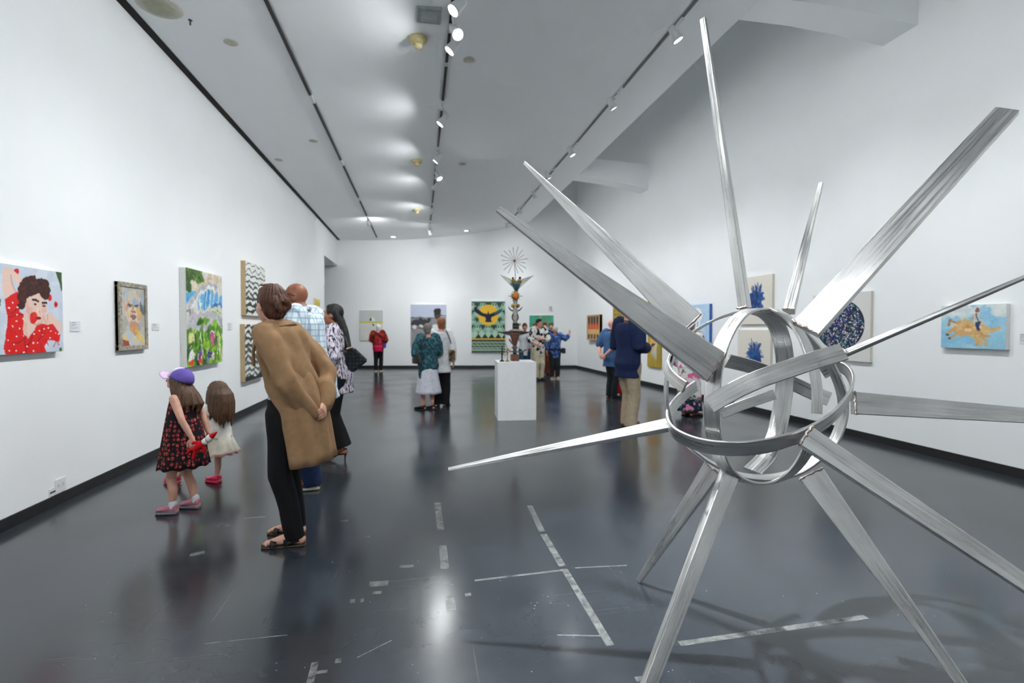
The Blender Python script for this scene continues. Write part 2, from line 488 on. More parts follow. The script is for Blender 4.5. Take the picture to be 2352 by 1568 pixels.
mid(984, 527, (-1.0, 18.9, 0.4), 'second last spot of the middle track', watts=.55)
mid(989, 540, (1.6, 18.6, 0.4), 'last spot of the middle track by the end wall', watts=.55)
rgt(1558, 93, (XR, 5.4, .45), 'nearest spot of the right track above the tall steel spike')
rgt(1410, 250, (XR, 8.0, .45), 'second spot of the right track with a long can', dim=True)
rgt(1316, 357, (XR, 9.6, .45), 'third spot of the right track by the far beam')
rgt(1262, 410, (XR, 11.6, .45), 'fourth spot of the right track, mostly hidden lens', dim=True)
rgt(1231, 454, (XR, 13.6, .45), 'fifth spot of the right track')
rgt(1197, 490, (XR - .4, 15.5, 1.6), 'sixth spot of the right track')
rgt(1166, 522, (4.2, 18.0, 0.5), 'last spot of the right track by the end wall', watts=.6)
spot(on_z(847, 516, 4.45), -1.48, (-1.0, 19, 2.5), 'lone spot at the far end of the left track', 'spot on the left track', watts=.6, dim=True)
# the tracks go on over and behind the viewer
for y, aim, w, lb in [(3.4, (1.6, 2.2, .5), 8.5, 'track spot overhead, aimed at the steel sculpture'), (0.2, (1.35, 7.7, .8), 4.6, 'added unseen spot overhead, brightening the totem and plinth'), (1.2, (XL, 1.9, .4), 1.0, 'track spot overhead, aimed at the red portrait'), (-1.0, (XL, -.6, .4), 1.0, 'track spot behind the viewer, aimed left'),  # the totem spot is added out of view to brighten the plinth front
                      (-3.4, (XL, -3.2, .4), 1.0, 'second track spot behind the viewer, aimed left'), (-5.8, (XL, -6.0, .4), 1.0, 'third track spot behind the viewer, aimed left'), (-7.0, (.5, YREAR, 1.0), 1.0, 'track spot behind the viewer, aimed at the rear wall')]:
    spot((0.30, y, 4.5), 0.345, aim, lb, G1, watts=w, **({'size': 56, 'spill': .1} if w > 1.1 else {}))
for y, aim, lb in [(3.4, (XR, 3.4, .45), 'track spot overhead on the right, aimed at the wall'), (1.0, (XR, 1.2, .45), 'track spot beside the viewer on the right track'), (-1.4, (XR, -1.4, .45), 'track spot behind the viewer on the right track'),
                   (-4.0, (XR, -4.0, .45), 'second track spot behind the viewer on the right track'), (-6.6, (3.6, YREAR, 1.0), 'right track spot aimed at the rear wall')]:
    spot((3.15, y, 4.92), 3.1, aim, lb, G2, watts=1.0, spill=.55)
# ================================================================== the steel sculpture
def steel_mat(name='brushed_steel', src='Object', lo=0.48):
    m = bpy.data.materials.new(name); m.use_nodes = True
    nt = m.node_tree; N, L = nt.nodes, nt.links
    b = N['Principled BSDF']
    tc = N.new('ShaderNodeTexCoord')
    def nz(scale, stretch, detail=3, rough=0.5, dist=0.0):
        mp = N.new('ShaderNodeMapping'); mp.inputs['Scale'].default_value = stretch
        L.new(tc.outputs[src], mp.inputs['Vector'])
        n = N.new('ShaderNodeTexNoise'); n.inputs['Scale'].default_value = scale; n.inputs['Detail'].default_value = detail
        n.inputs['Roughness'].default_value = rough; n.inputs['Distortion'].default_value = dist
        L.new(mp.outputs[0], n.inputs['Vector']); return n.outputs['Fac']
    def rmp(src, p0, c0, p1, c1):
        r = N.new('ShaderNodeValToRGB'); e = r.color_ramp.elements
        e[0].position, e[0].color = p0, (*c0, 1); e[1].position, e[1].color = p1, (*c1, 1)
        L.new(src, r.inputs[0]); return r.outputs[0]
    st = nz(5, (0.45, 20, 20), 4, 0.55)                     # long grinder strokes
    pa = nz(4, (1, 2.5, 2.5), 3)
    ad = N.new('ShaderNodeMath'); ad.operation = 'ADD'; L.new(st, ad.inputs[0]); L.new(pa, ad.inputs[1])
    hf = N.new('ShaderNodeMath'); hf.operation = 'MULTIPLY'; hf.inputs[1].default_value = 0.5; L.new(ad.outputs[0], hf.inputs[0])
    L.new(rmp(hf.outputs[0], 0.36, (lo, lo, lo * .985), 0.64, (0.72, 0.72, 0.71)), b.inputs['Base Color'])
    b.inputs['Metallic'].default_value = 1.0
    L.new(rmp(st, 0.35, (0.24,) * 3, 0.65, (0.48,) * 3), b.inputs['Roughness'])
    bp = N.new('ShaderNodeBump'); bp.inputs['Strength'].default_value = 0.14; bp.inputs['Distance'].default_value = 0.006
    L.new(st, bp.inputs['Height']); L.new(bp.outputs[0], b.inputs['Normal'])
    return m
STEEL = steel_mat()
STEEL_BENT = steel_mat('brushed_bent_steel', 'UV', 0.42)
WELD = pm('weld_metal', (0.66, 0.62, 0.60), 0.42, 0.25, 120, metallic=1.0, bump=0.6, bscale=300)

DC = 2.45
BALL_C = at(1748, 908, DC)
BALL_R = 205 * DC / F_PX
sculpt = tag(empty('steel_sculpture', (float(BALL_C[0]), float(BALL_C[1]), 0)),
             'large brushed steel starburst sculpture, long spikes around an open ball of rings', 'sculpture')
S_O = np.array([BALL_C[0], BALL_C[1], 0.0])

def catmull(P, per=8):
    P = [np.array(p, float) for p in P]
    P = [2 * P[0] - P[1]] + P + [2 * P[-1] - P[-2]]
    out = []
    for i in range(1, len(P) - 2):
        for k in range(per):
            t = k / per
            a, b, c, d = P[i - 1], P[i], P[i + 1], P[i + 2]
            out.append(0.5 * (2 * b + (c - a) * t + (2 * a - 5 * b + 4 * c - d) * t * t + (3 * b - a - 3 * c + d) * t ** 3))
    out.append(P[-2])
    return out

def ring_band(pts, w, th=0.011, closed=False, name='ring_band', tilt=0.0):
    """flat steel bar bent round the ball: (px, py, how far towards the viewer in ball radii)"""
    P = [at(x, y, DC - t * BALL_R) for x, y, t in pts]
    if closed: P = P + [P[0]]
    Q = catmull(P, 7)
    V, Fc = [], []
    m = len(Q)
    for i, q in enumerate(Q):
        tan = Q[min(i + 1, m - 1)] - Q[max(i - 1, 0)]
        if closed and i in (0, m - 1): tan = Q[1] - Q[-2]
        tan /= np.linalg.norm(tan)
        nr = q - BALL_C; nr = nr - tan * (nr @ tan); nr /= np.linalg.norm(nr)
        sd = np.cross(tan, nr)
        if tilt: nr, sd = nr * math.cos(tilt) + sd * math.sin(tilt), sd * math.cos(tilt) - nr * math.sin(tilt)
        c = q - S_O
        b = th * 0.18
        for s, r in ((-w / 2, -th / 2 + b), (-w / 2 + b, -th / 2), (w / 2 - b, -th / 2), (w / 2, -th / 2 + b), (w / 2, th / 2 - b), (w / 2 - b, th / 2), (-w / 2 + b, th / 2), (-w / 2, th / 2 - b)):
            V.append(c + sd * s + nr * r)
    for i in range(m - 1):
        for k in range(8):
            Fc.append((8 * i + k, 8 * i + (k + 1) % 8, 8 * i + 8 + (k + 1) % 8, 8 * i + 8 + k))
    if not closed:
        Fc.append(tuple(reversed(range(8)))); Fc.append(tuple(range(8 * m - 8, 8 * m)))
    o = mesh_obj(name, V, Fc, STEEL_BENT, sculpt)
    bm = bmesh.new(); bm.from_mesh(o.data); bmesh.ops.recalc_face_normals(bm, faces=bm.faces)
    arc = np.concatenate([[0], np.cumsum([np.linalg.norm(b - a) for a, b in zip(Q[:-1], Q[1:])])])
    uvl = bm.loops.layers.uv.new('brush')                     # along the bar, across the bar
    bm.verts.index_update()
    for fc in bm.faces:
        for lp in fc.loops:
            i, k = divmod(lp.vert.index, 8); lp[uvl].uv = (float(arc[i]), (-.5, -.48, .48, .5, .54, .56, 1.5, 1.52)[k] * w)
    bm.to_mesh(o.data); bm.free()
    return o

# the silhouette ring, seen edge-on
ring_band([(1546, 818, -.12), (1578, 776, -.12), (1615, 748, -.12), (1660, 727, -.12), (1705, 716, -.12), (1752, 717, -.12), (1800, 733, -.12), (1838, 760, -.12),
           (1872, 795, -.14), (1905, 835, -.16), (1928, 885, -.16), (1937, 930, -.16), (1932, 972, -.16), (1912, 1018, -.16), (1880, 1050, -.16), (1835, 1080, -.2), (1790, 1094, -.2),
           (1740, 1097, -.2), (1690, 1088, -.18), (1640, 1066, -.15), (1598, 1038, -.12), (1562, 1006, -.1), (1540, 965, -.1), (1530, 915, -.1), (1533, 862, -.1)], .062, .013, True)
# front loop: over the top, down the left of the front, round the bottom and up again
ring_band([(1778, 716, -.3), (1745, 710, 0), (1710, 718, .28), (1682, 745, .48), (1660, 785, .64), (1646, 830, .72), (1638, 880, .78), (1635, 930, .8), (1637, 980, .76), (1644, 1020, .68),
           (1656, 1056, .55), (1677, 1084, .42), (1707, 1103, .32), (1745, 1110, .28), (1785, 1104, .32), (1820, 1083, .42), (1845, 1052, .52), (1862, 1016, .62)], .068, .012)
# right limb that carries the broad right spike
ring_band([(1776, 711, -.05), (1800, 722, .12), (1826, 748, .28), (1846, 780, .4), (1859, 814, .5), (1870, 852, .56), (1877, 900, .6), (1876, 950, .62)], .062, .012)
# back limb seen from inside
ring_band([(1742, 716, -.05), (1766, 726, -.35), (1786, 752, -.55), (1798, 792, -.72), (1803, 835, -.8), (1802, 880, -.85), (1797, 925, -.85), (1790, 965, -.82), (1780, 1005, -.75), (1760, 1048, -.6), (1728, 1082, -.35)], .092, .012)
# tilted equator, open at the back
ring_band([(1598, 886, -.66), (1572, 906, -.52), (1546, 934, -.26), (1534, 960, 0), (1545, 990, .34), (1580, 1012, .6), (1630, 1026, .8), (1690, 1030, .93), (1750, 1025, .97), (1810, 1010, .93), (1862, 990, .8),
           (1906, 962, .6), (1938, 928, .34), (1955, 898, .12), (1957, 872, -.05), (1944, 850, -.22), (1920, 842, -.4), (1890, 856, -.62)], .064, .013)
# short back strap falling to the right
ring_band([(1670, 828, -.72), (1720, 840, -.86), (1770, 858, -.94), (1820, 880, -.94), (1868, 902, -.86), (1905, 916, -.74)], .082, .012)
# short curl on the left
ring_band([(1550, 810, -.4), (1537, 820, -.14), (1531, 838, .08), (1538, 858, .28), (1554, 875, .42), (1573, 889, .54)], .055, .013)
# the flat bar laid across the front, and the short one under it
ring_band([(1630, 930, .97), (1660, 912, 1.02), (1700, 890, 1.06), (1750, 868, 1.08), (1820, 844, 1.06), (1880, 824, 1.0), (1936, 808, .9)], .072, .013, name='cross_bar')
ring_band([(1656, 950, .45), (1700, 932, .48), (1740, 918, .48), (1778, 905, .45)], .045, .012, name='cross_bar')

def spike(pb, Db, pt, Dt, wb, wt, thb, tht, roll=0.0, floor_foot=False, name='spike', weld=True, seg=6, jag=0.0):
    A = at(*pb, Db)
    B = on_z(*pt, 0.012) if floor_foot else at(*pt, Dt)
    L_ = np.linalg.norm(B - A); ax = (B - A) / L_
    mid = (A + B) / 2
    tc = CAM - mid; tc /= np.linalg.norm(tc)
    nrm = tc - ax * (tc @ ax); nrm /= np.linalg.norm(nrm)
    sd = np.cross(nrm, ax)
    c, s = math.cos(roll), math.sin(roll)
    nrm, sd = nrm * c + sd * s, sd * c - nrm * s
    V, Fc = [], []
    rr = random.Random(int(pb[0] * 7 + pt[1]))
    for i in range(seg + 1):
        t = i / seg
        w = wb + (wt - wb) * t; th = thb + (tht - thb) * t
        if 0 < i < seg and jag: w *= 1 + rr.uniform(-jag, jag)
        e = min(w, th) * 0.08
        for y, z in ((-w / 2, -th / 2 + e), (-w / 2 + e, -th / 2), (w / 2 - e, -th / 2), (w / 2, -th / 2 + e), (w / 2, th / 2 - e), (w / 2 - e, th / 2), (-w / 2 + e, th / 2), (-w / 2, th / 2 - e)):
            V.append((t * L_, y, z))
    for i in range(seg):
        for k in range(8): Fc.append((8 * i + k, 8 * i + (k + 1) % 8, 8 * i + 8 + (k + 1) % 8, 8 * i + 8 + k))
    Fc.append(tuple(reversed(range(8)))); Fc.append(tuple(range(8 * seg, 8 * seg + 8)))
    o = mesh_obj(name, V, Fc, STEEL, sculpt)
    bm = bmesh.new(); bm.from_mesh(o.data); bmesh.ops.recalc_face_normals(bm, faces=bm.faces); bm.to_mesh(o.data); bm.free()
    M = Matrix(np.column_stack([ax, sd, nrm]).tolist()).to_4x4()
    M.translation = Vector(A - S_O)
    o.matrix_local = M
    if weld:
        P, Rd = [], []
        for k in range(13):
            P.append((0.004 + rr.uniform(-.003, .003), -wb / 2 + wb * k / 12, thb / 2 + rr.uniform(-.002, .002)))
            Rd.append(0.0055 + rr.uniform(-.0015, .002))
        tube('weld_bead', P, Rd, WELD, o, 7)
    return o
R_ = math.radians
spike((1641, 842), 2.10, (1144, 480), 2.02, .140, .026, .050, .026, R_(-11), jag=.02)
spike((1588, 748), 2.50, (1205, 374), 3.10, .150, .018, .040, .018, R_(8), jag=.05)
spike((1711, 708), 2.44, (1615, 44), 2.58, .050, .026, .040, .024, R_(28))
spike((1812, 716), 2.74, (1885, 422), 3.40, .058, .028, .040, .024, R_(15))
spike((1850, 757), 2.24, (2312, 255), 2.20, .125, .088, .034, .030, R_(22))
spike((1940, 812), 2.32, (2440, 600), 2.06, .030, .014, .024, .012, R_(42))
spike((1958, 925), 2.60, (2520, 966), 2.50, .115, .060, .036, .028, R_(5))
spike((1537, 975), 2.42, (1030, 1077), 2.50, .058, .013, .040, .012, R_(-30))
spike((1846, 1000), 2.04, (2760, 1612), 1.52, .092, .034, .036, .022, R_(18))
spike((1640, 1072), 2.56, (1468, 1333), 0, .098, .028, .036, .024, R_(-20), True)
spike((1676, 1085), 2.28, (1444, 1690), 0, .082, .048, .040, .030, R_(36), True)
spike((1862, 1085), 2.36, (2232, 1600), 0, .112, .034, .040, .026, R_(-4), True)
# ================================================================== pictures on the walls
PAINT = attr_mat('painted_surface')
CANVAS_W = pm('white_canvas_edge', (0.88, 0.88, 0.87), 0.8, 0.02, 40)
CANVAS_C = pm('cream_canvas_edge', (0.86, 0.84, 0.79), 0.8, 0.02, 40)
WOOD_T = pm('pale_wood_edge', (0.76, 0.66, 0.50), 0.6, 0.1, 30, stretch=(1, 1, 8))
WOOD_B = pm('brown_wood_edge', (0.45, 0.33, 0.24), 0.6, 0.15, 30, stretch=(1, 1, 8))
FRAME_G = pm('weathered_frame', (0.62, 0.59, 0.53), 0.6, 0.25, 35)
FRAME_T = pm('light_wood_frame', (0.78, 0.64, 0.44), 0.5, 0.1, 30)
EDGE_BLUE = pm('blue_canvas_edge', (0.22, 0.42, 0.72), 0.7, 0.05, 30)
EDGE_GOLD = pm('gold_canvas_edge', (0.66, 0.56, 0.22), 0.5, 0.1, 30)

class Art:
    """a picture painted on a fine grid; u runs right, v runs down, both 0..1"""
    def __init__(s, w, h, bg, seed=1):
        s.w, s.h = w, h
        s.U, s.V = np.meshgrid(np.linspace(0, 1, w), np.linspace(0, 1, h))
        s.P = np.ones((h, w, 3)) * np.array(bg)
        s.r = np.random.RandomState(seed)
    def put(s, m, c, a=1.0):
        m = m.astype(float) * a
        s.P = s.P * (1 - m[..., None]) + np.array(c) * m[..., None]
    def rect(s, u0, v0, u1, v1, c, a=1.0): s.put((s.U >= u0) & (s.U <= u1) & (s.V >= v0) & (s.V <= v1), c, a)
    def ell(s, cu, cv, ru, rv, c, rot=0.0, a=1.0):
        x, y = s.U - cu, s.V - cv
        k, q = math.cos(rot), math.sin(rot)
        s.put(((x * k + y * q) / ru) ** 2 + ((y * k - x * q) / rv) ** 2 <= 1, c, a)
    def poly(s, pts, c, a=1.0):
        m = np.zeros(s.U.shape, bool)
        n = len(pts)
        for i in range(n):
            (x0, y0), (x1, y1) = pts[i], pts[(i + 1) % n]
            if y0 == y1: continue
            cond = ((y0 > s.V) != (y1 > s.V)) & (s.U < (x1 - x0) * (s.V - y0) / (y1 - y0) + x0)
            m ^= cond
        s.put(m, c, a)
    def line(s, pts, wd, c, a=1.0, asp=1.0):
        m = np.zeros(s.U.shape, bool)
        for (x0, y0), (x1, y1) in zip(pts[:-1], pts[1:]):
            dx, dy = (x1 - x0), (y1 - y0) * asp
            l2 = dx * dx + dy * dy + 1e-9
            t = np.clip(((s.U - x0) * dx + (s.V - y0) * asp * dy) / l2, 0, 1)
            d = np.hypot(s.U - x0 - t * dx, (s.V - y0) * asp - t * dy)
            m |= d < wd
        s.put(m, c, a)
    def blotch(s, n, cols, box, size, a=0.7, lng=2.5):
        for _ in range(n):
            u, v = s.r.uniform(box[0], box[2]), s.r.uniform(box[1], box[3])
            z = s.r.uniform(.4, 1) * size
            s.ell(u, v, z, z * s.r.uniform(1, lng) if s.r.rand() < .5 else z / s.r.uniform(1, lng), cols[s.r.randint(len(cols))], s.r.uniform(0, 3), a)
    def soft(s, k=1):
        for _ in range(k):
            p = np.pad(s.P, ((1, 1), (1, 1), (0, 0)), 'edge')
            s.P = (p[:-2, 1:-1] + p[2:, 1:-1] + p[1:-1, :-2] + p[1:-1, 2:] + 2 * p[1:-1, 1:-1]) / 6
    def warp(s, amt=.02, freq=14):
        f = [s.r.normal(0, freq, 2) for _ in range(10)]; g = [s.r.uniform(0, 6) for _ in range(10)]
        du = sum(np.sin(s.U * a[0] + s.V * a[1] + b) for a, b in zip(f[:5], g[:5])) * amt / 2.2
        dv = sum(np.sin(s.U * a[0] + s.V * a[1] + b) for a, b in zip(f[5:], g[5:])) * amt / 2.2
        i = np.clip(((s.V + dv) * (s.h - 1)).round().astype(int), 0, s.h - 1); j = np.clip(((s.U + du) * (s.w - 1)).round().astype(int), 0, s.w - 1)
        s.P = s.P[i, j]
    def daub(s, n, size, box=(0, 0, 1, 1), jit=.08, lng=4):
        """short brush strokes picking up the colour beneath, slightly off"""
        for _ in range(n):
            u, v = s.r.uniform(box[0], box[2]), s.r.uniform(box[1], box[3])
            c = np.clip(s.P[min(s.h - 1, int(v * s.h)), min(s.w - 1, int(u * s.w))] + s.r.normal(0, jit) + s.r.normal(0, jit * .4, 3), 0, 1)
            z = size * s.r.uniform(.5, 1)
            s.ell(u, v, z, z / lng * s.r.uniform(.7, 1.6), c, s.r.uniform(0, 3.1), .75)
    def grain(s, a=0.03): s.P = np.clip(s.P + s.r.normal(0, a, s.U.shape)[..., None], 0, 1)

def wall_frame(wall):
    if wall == 'L': return np.array([XL, 0, 0]), np.array([1.0, 0, 0]), np.array([0, 1.0, 0])
    if wall == 'R': return np.array([XR, 0, 0]), np.array([-1.0, 0, 0]), np.array([0, -1.0, 0])
    return BP, BN_IN, np.array([-BN[1], BN[0], 0]) * -1.0

def hang(name, label, wall, tl, br, depth, art, edge, group=None, frame=None, fw=0.03, z_fix=None):
    """a picture hung on a wall; tl and br are the corners of its face"""
    p0, n, u = wall_frame(wall)
    a, b = on_plane(*tl, p0 + n * depth, n), on_plane(*br, p0 + n * depth, n)
    W = float((b - a) @ u); H = float(a[2] - b[2])
    root_loc = a - n * depth; root_loc[2] = b[2]
    root_loc = root_loc + n * 0.0015
    M = Matrix(np.column_stack([u, -n, [0, 0, 1]]).tolist()).to_4x4(); M.translation = Vector(root_loc)
    d = depth
    o = box(name, (0, -d + .002, 0), (W, 0, H), edge, None, 0.002)
    o.matrix_world = M
    tag(o, label, 'painting', group)
    if frame:
        f = fw
        e = d + 0.012
        for nm, lo, hi in (('frame_rail', (0, -e, H - f), (W, -.004, H)), ('frame_rail', (0, -e, 0), (W, -.004, f)),
                           ('frame_rail', (0, -e, f), (f, -.004, H - f)), ('frame_rail', (W - f, -e, f), (W, -.004, H - f))):
            box(nm, lo, hi, frame, o, .003)
        x0, x1, z0, z1 = f, W - f, f, H - f
    else: x0, x1, z0, z1 = 0.001, W - 0.001, 0.001, H - 0.001
    h, w = art.U.shape
    xs = x0 + (x1 - x0) * art.U; zs = z1 - (z1 - z0) * art.V
    V = np.stack([xs, np.full_like(xs, -d), zs], -1).reshape(-1, 3)
    idx = np.arange(h * w).reshape(h, w)
    Fq = np.stack([idx[:-1, :-1], idx[1:, :-1], idx[1:, 1:], idx[:-1, 1:]], -1).reshape(-1, 4)
    me = bpy.data.meshes.new('painted_face')
    me.from_pydata(V.tolist(), [], Fq.tolist())
    ca = me.color_attributes.new('paint', 'FLOAT_COLOR', 'POINT')
    P = np.clip(art.P, 0, 1); Lc = np.where(P <= 0.04045, P / 12.92, ((P + 0.055) / 1.055) ** 2.4)
    ca.data.foreach_set('color', np.concatenate([Lc.reshape(-1, 3), np.ones((h * w, 1))], 1).astype(np.float32).ravel())
    link('painted_face', me, PAINT, o)
    return o

# --- left wall
def art_portrait():
    A = Art(170, 215, (.80, .84, .89), 3)
    def q(x, y):
        t, b = 230 + x / 785 * 125, 1330 - x / 785 * 45
        return ((x + 60) / 845, (y - t) / (b - t))
    Q = lambda pts: [q(*p) for p in pts]
    A.blotch(60, [(.86, .89, .93), (.74, .79, .85), (.9, .92, .95)], (0, 0, 1, 1), .07, .4)
    A.poly(Q([(690, 340), (785, 350), (785, 570), (770, 560), (735, 470)]), (.25, .34, .16)); A.poly(Q([(-60, 640), (5, 660), (0, 740), (-60, 760)]), (.2, .3, .16))
    A.poly(Q([(725, 1250), (760, 1240), (758, 1290), (725, 1290)]), (.3, .4, .2))
    A.ell(*q(190, 330), .03, .03, (.85, .12, .15)); A.ell(*q(600, 645), .035, .04, (.9, .1, .1)); A.ell(*q(685, 735), .032, .042, (.88, .08, .08)); A.ell(*q(685, 742), .012, .015, (.4, .03, .05))
    skin, shade = (.93, .80, .74), (.84, .64, .56)
    A.poly(Q([(22, 310), (62, 265), (120, 290), (255, 400), (245, 470), (205, 500), (120, 380), (165, 585), (40, 660), (18, 540)]), skin)
    A.line(Q([(112, 380), (130, 470), (165, 580)]), .008, shade)
    red, dred = (.90, .09, .09), (.72, .04, .06)
    A.poly(Q([(38, 665), (190, 580), (212, 690), (205, 820), (280, 860), (255, 1000), (300, 1150), (380, 1030), (470, 955), (640, 950), (742, 1090), (720, 1172), (560, 1160), (512, 1230), (545, 1310), (270, 1322), (30, 1332), (18, 1250), (78, 880)]), red)
    for p in ([(80, 880), (180, 850), (270, 860)], [(260, 1120), (275, 1310)], [(120, 1200), (200, 1180), (260, 1140)], [(490, 990), (480, 1100), (430, 1180)], [(380, 1060), (330, 1180), (290, 1240)], [(110, 830), (200, 760)]):
        A.line(Q(p), .01, dred)
    br = (.24, .12, .10)
    for x, y, r in [(400, 560, .17), (300, 560, .12), (480, 520, .12), (330, 470, .1), (540, 480, .07), (250, 640, .08), (520, 600, .1), (370, 430, .07), (560, 560, .06), (240, 560, .06), (260, 700, .06), (450, 600, .12), (230, 740, .05)]:
        A.ell(*q(x, y), r, r * .8, br)
    A.blotch(60, [(.33, .17, .13), (.18, .08, .08), (.40, .22, .17)], (.32, .14, .72, .42), .02, .6)
    A.poly(Q([(300, 650), (370, 620), (455, 585), (480, 640), (540, 690), (560, 760), (530, 860), (480, 940), (420, 975), (350, 930), (285, 820), (275, 720)]), skin)
    A.poly(Q([(280, 780), (340, 900), (420, 970), (385, 1040), (310, 1140), (250, 1090), (252, 900)]), skin)
    A.line(Q([(345, 930), (420, 975), (460, 960)]), .008, shade)
    A.line(Q([(375, 670), (420, 672), (445, 695)]), .012, (.2, .1, .1)); A.line(Q([(500, 715), (555, 712)]), .012, (.2, .1, .1))
    A.ell(*q(405, 728), .026, .012, (.22, .14, .14)); A.ell(*q(518, 748), .026, .012, (.22, .14, .14))
    A.ell(*q(380, 890), .05, .065, (.88, .12, .10)); A.ell(*q(395, 850), .035, .03, (.93, .2, .15)); A.ell(*q(440, 887), .04, .016, (.55, .05, .08)); A.line(Q([(460, 800), (470, 835)]), .006, shade)
    A.poly(Q([(478, 930), (500, 880), (600, 825), (680, 890), (770, 960), (765, 1085), (700, 1010), (640, 955), (560, 970), (500, 955)]), skin)
    A.line(Q([(520, 880), (545, 950)]), .006, shade); A.line(Q([(560, 855), (575, 940)]), .006, shade)
    for p in [(130, 703), (88, 760), (186, 755), (173, 932), (122, 992), (205, 1012), (250, 902), (173, 1105), (66, 1157), (130, 1212), (84, 1283), (163, 1282), (248, 1297), (290, 1233), (428, 1190), (366, 1187), (374, 1284), (452, 1047), (376, 1085), (490, 1092), (519, 1016), (567, 1005), (602, 1050), (671, 1075), (598, 1139), (722, 1083), (178, 853), (250, 1110)]:
        A.ell(*q(*p), .013, .010, (.96, .92, .9))
    for p in ([(300, 700), (310, 800), (345, 900)], [(520, 860), (490, 920), (440, 965)], [(270, 950), (280, 1060), (300, 1120)]): A.line(Q(p), .018, shade, .35)
    A.ell(*q(330, 800), .05, .04, (.93, .66, .60), 0, .5); A.ell(*q(520, 800), .035, .03, (.93, .66, .60), 0, .5); A.ell(*q(440, 800), .012, .035, (.97, .88, .83), .15, .7)
    A.ell(*q(405, 722), .018, .005, (.95, .93, .92)); A.ell(*q(405, 724), .007, .008, (.15, .1, .1)); A.ell(*q(518, 743), .018, .005, (.95, .93, .92)); A.ell(*q(518, 745), .007, .008, (.15, .1, .1))
    for k in range(46):
        a = A.r.uniform(0, 6.28); x, y = 400 + 190 * math.cos(a) * A.r.uniform(.8, 1.0), 545 + 165 * math.sin(a) * A.r.uniform(.75, 1.0)
        if y < 640 or x < 300: A.ell(*q(x, y), .022, .016, (.26 + A.r.uniform(-.05, .09), .13, .10), A.r.uniform(0, 3))
    for k in range(26):
        x, y = A.r.uniform(40, 700), A.r.uniform(900, 1300); A.line([q(x, y), q(x + A.r.uniform(-40, 60), y + A.r.uniform(30, 90))], .006, (.78, .05, .07), .0 if A.P[min(214, int(q(x, y)[1] * 214)), min(169, int(q(x, y)[0] * 169))][1] > .3 else .6)
    A.daub(240, .018, jit=.02); A.warp(.006, 30); A.soft(1); A.grain(.012)
    return A
hang('portrait_painting', 'large unframed portrait of a curly haired woman in a red polka dot dress', 'L', (-14, 601), (146, 806), .055, art_portrait(), CANVAS_W)

def art_face():
    A = Art(70, 150, (.74, .72, .67), 5)
    A.blotch(90, [(.70, .68, .62), (.80, .78, .74), (.66, .66, .64)], (0, 0, 1, 1), .12, .5)
    A.ell(.5, .36, .34, .30, (.86, .80, .72)); A.ell(.46, .2, .3, .13, (.80, .76, .68))
    A.poly([(.35, .58), (.68, .58), (.75, .82), (.55, .9), (.35, .75)], (.80, .58, .48))
    A.poly([(0, .82), (.3, .72), (.6, .82), (.75, .74), (1, .86), (1, 1), (0, 1)], (.76, .78, .80))
    A.blotch(14, [(.90, .72, .30), (.93, .80, .45)], (.15, .72, .95, 1), .07, .7); A.blotch(12, [(.90, .68, .28), (.86, .55, .42)], (.2, .3, .8, .55), .06, .6)
    A.blotch(10, [(.56, .66, .82), (.62, .72, .86)], (.0, .05, 1, .3), .07, .6); A.blotch(8, [(.45, .50, .52), (.3, .33, .34)], (.78, .25, 1, .4), .06, .6)
    A.ell(.36, .31, .1, .02, (.35, .36, .38)); A.ell(.64, .31, .1, .02, (.35, .36, .38)); A.line([(.5, .3), (.48, .42)], .03, (.74, .6, .52)); A.ell(.5, .42, .1, .02, (.55, .42, .40)); A.ell(.5, .5, .13, .03, (.60, .40, .42)); A.ell(.5, .54, .08, .02, (.45, .42, .42))
    A.ell(.12, .98, .2, .09, (.62, .32, .24))
    A.daub(160, .04, jit=.05); A.warp(.012, 16); A.line([(.5, .3), (.47, .42)], .02, (.72, .58, .5)); A.ell(.5, .5, .12, .022, (.62, .40, .40)); A.ell(.36, .315, .07, .012, (.32, .33, .36)); A.ell(.64, .315, .07, .012, (.32, .33, .36)); A.soft(1); A.grain(.02)
    return A
hang('portrait_painting', 'small framed portrait of a pale face in gold and blue patches', 'L', (270, 645), (338, 801), .035, art_face(), FRAME_G, frame=FRAME_G, fw=.045)

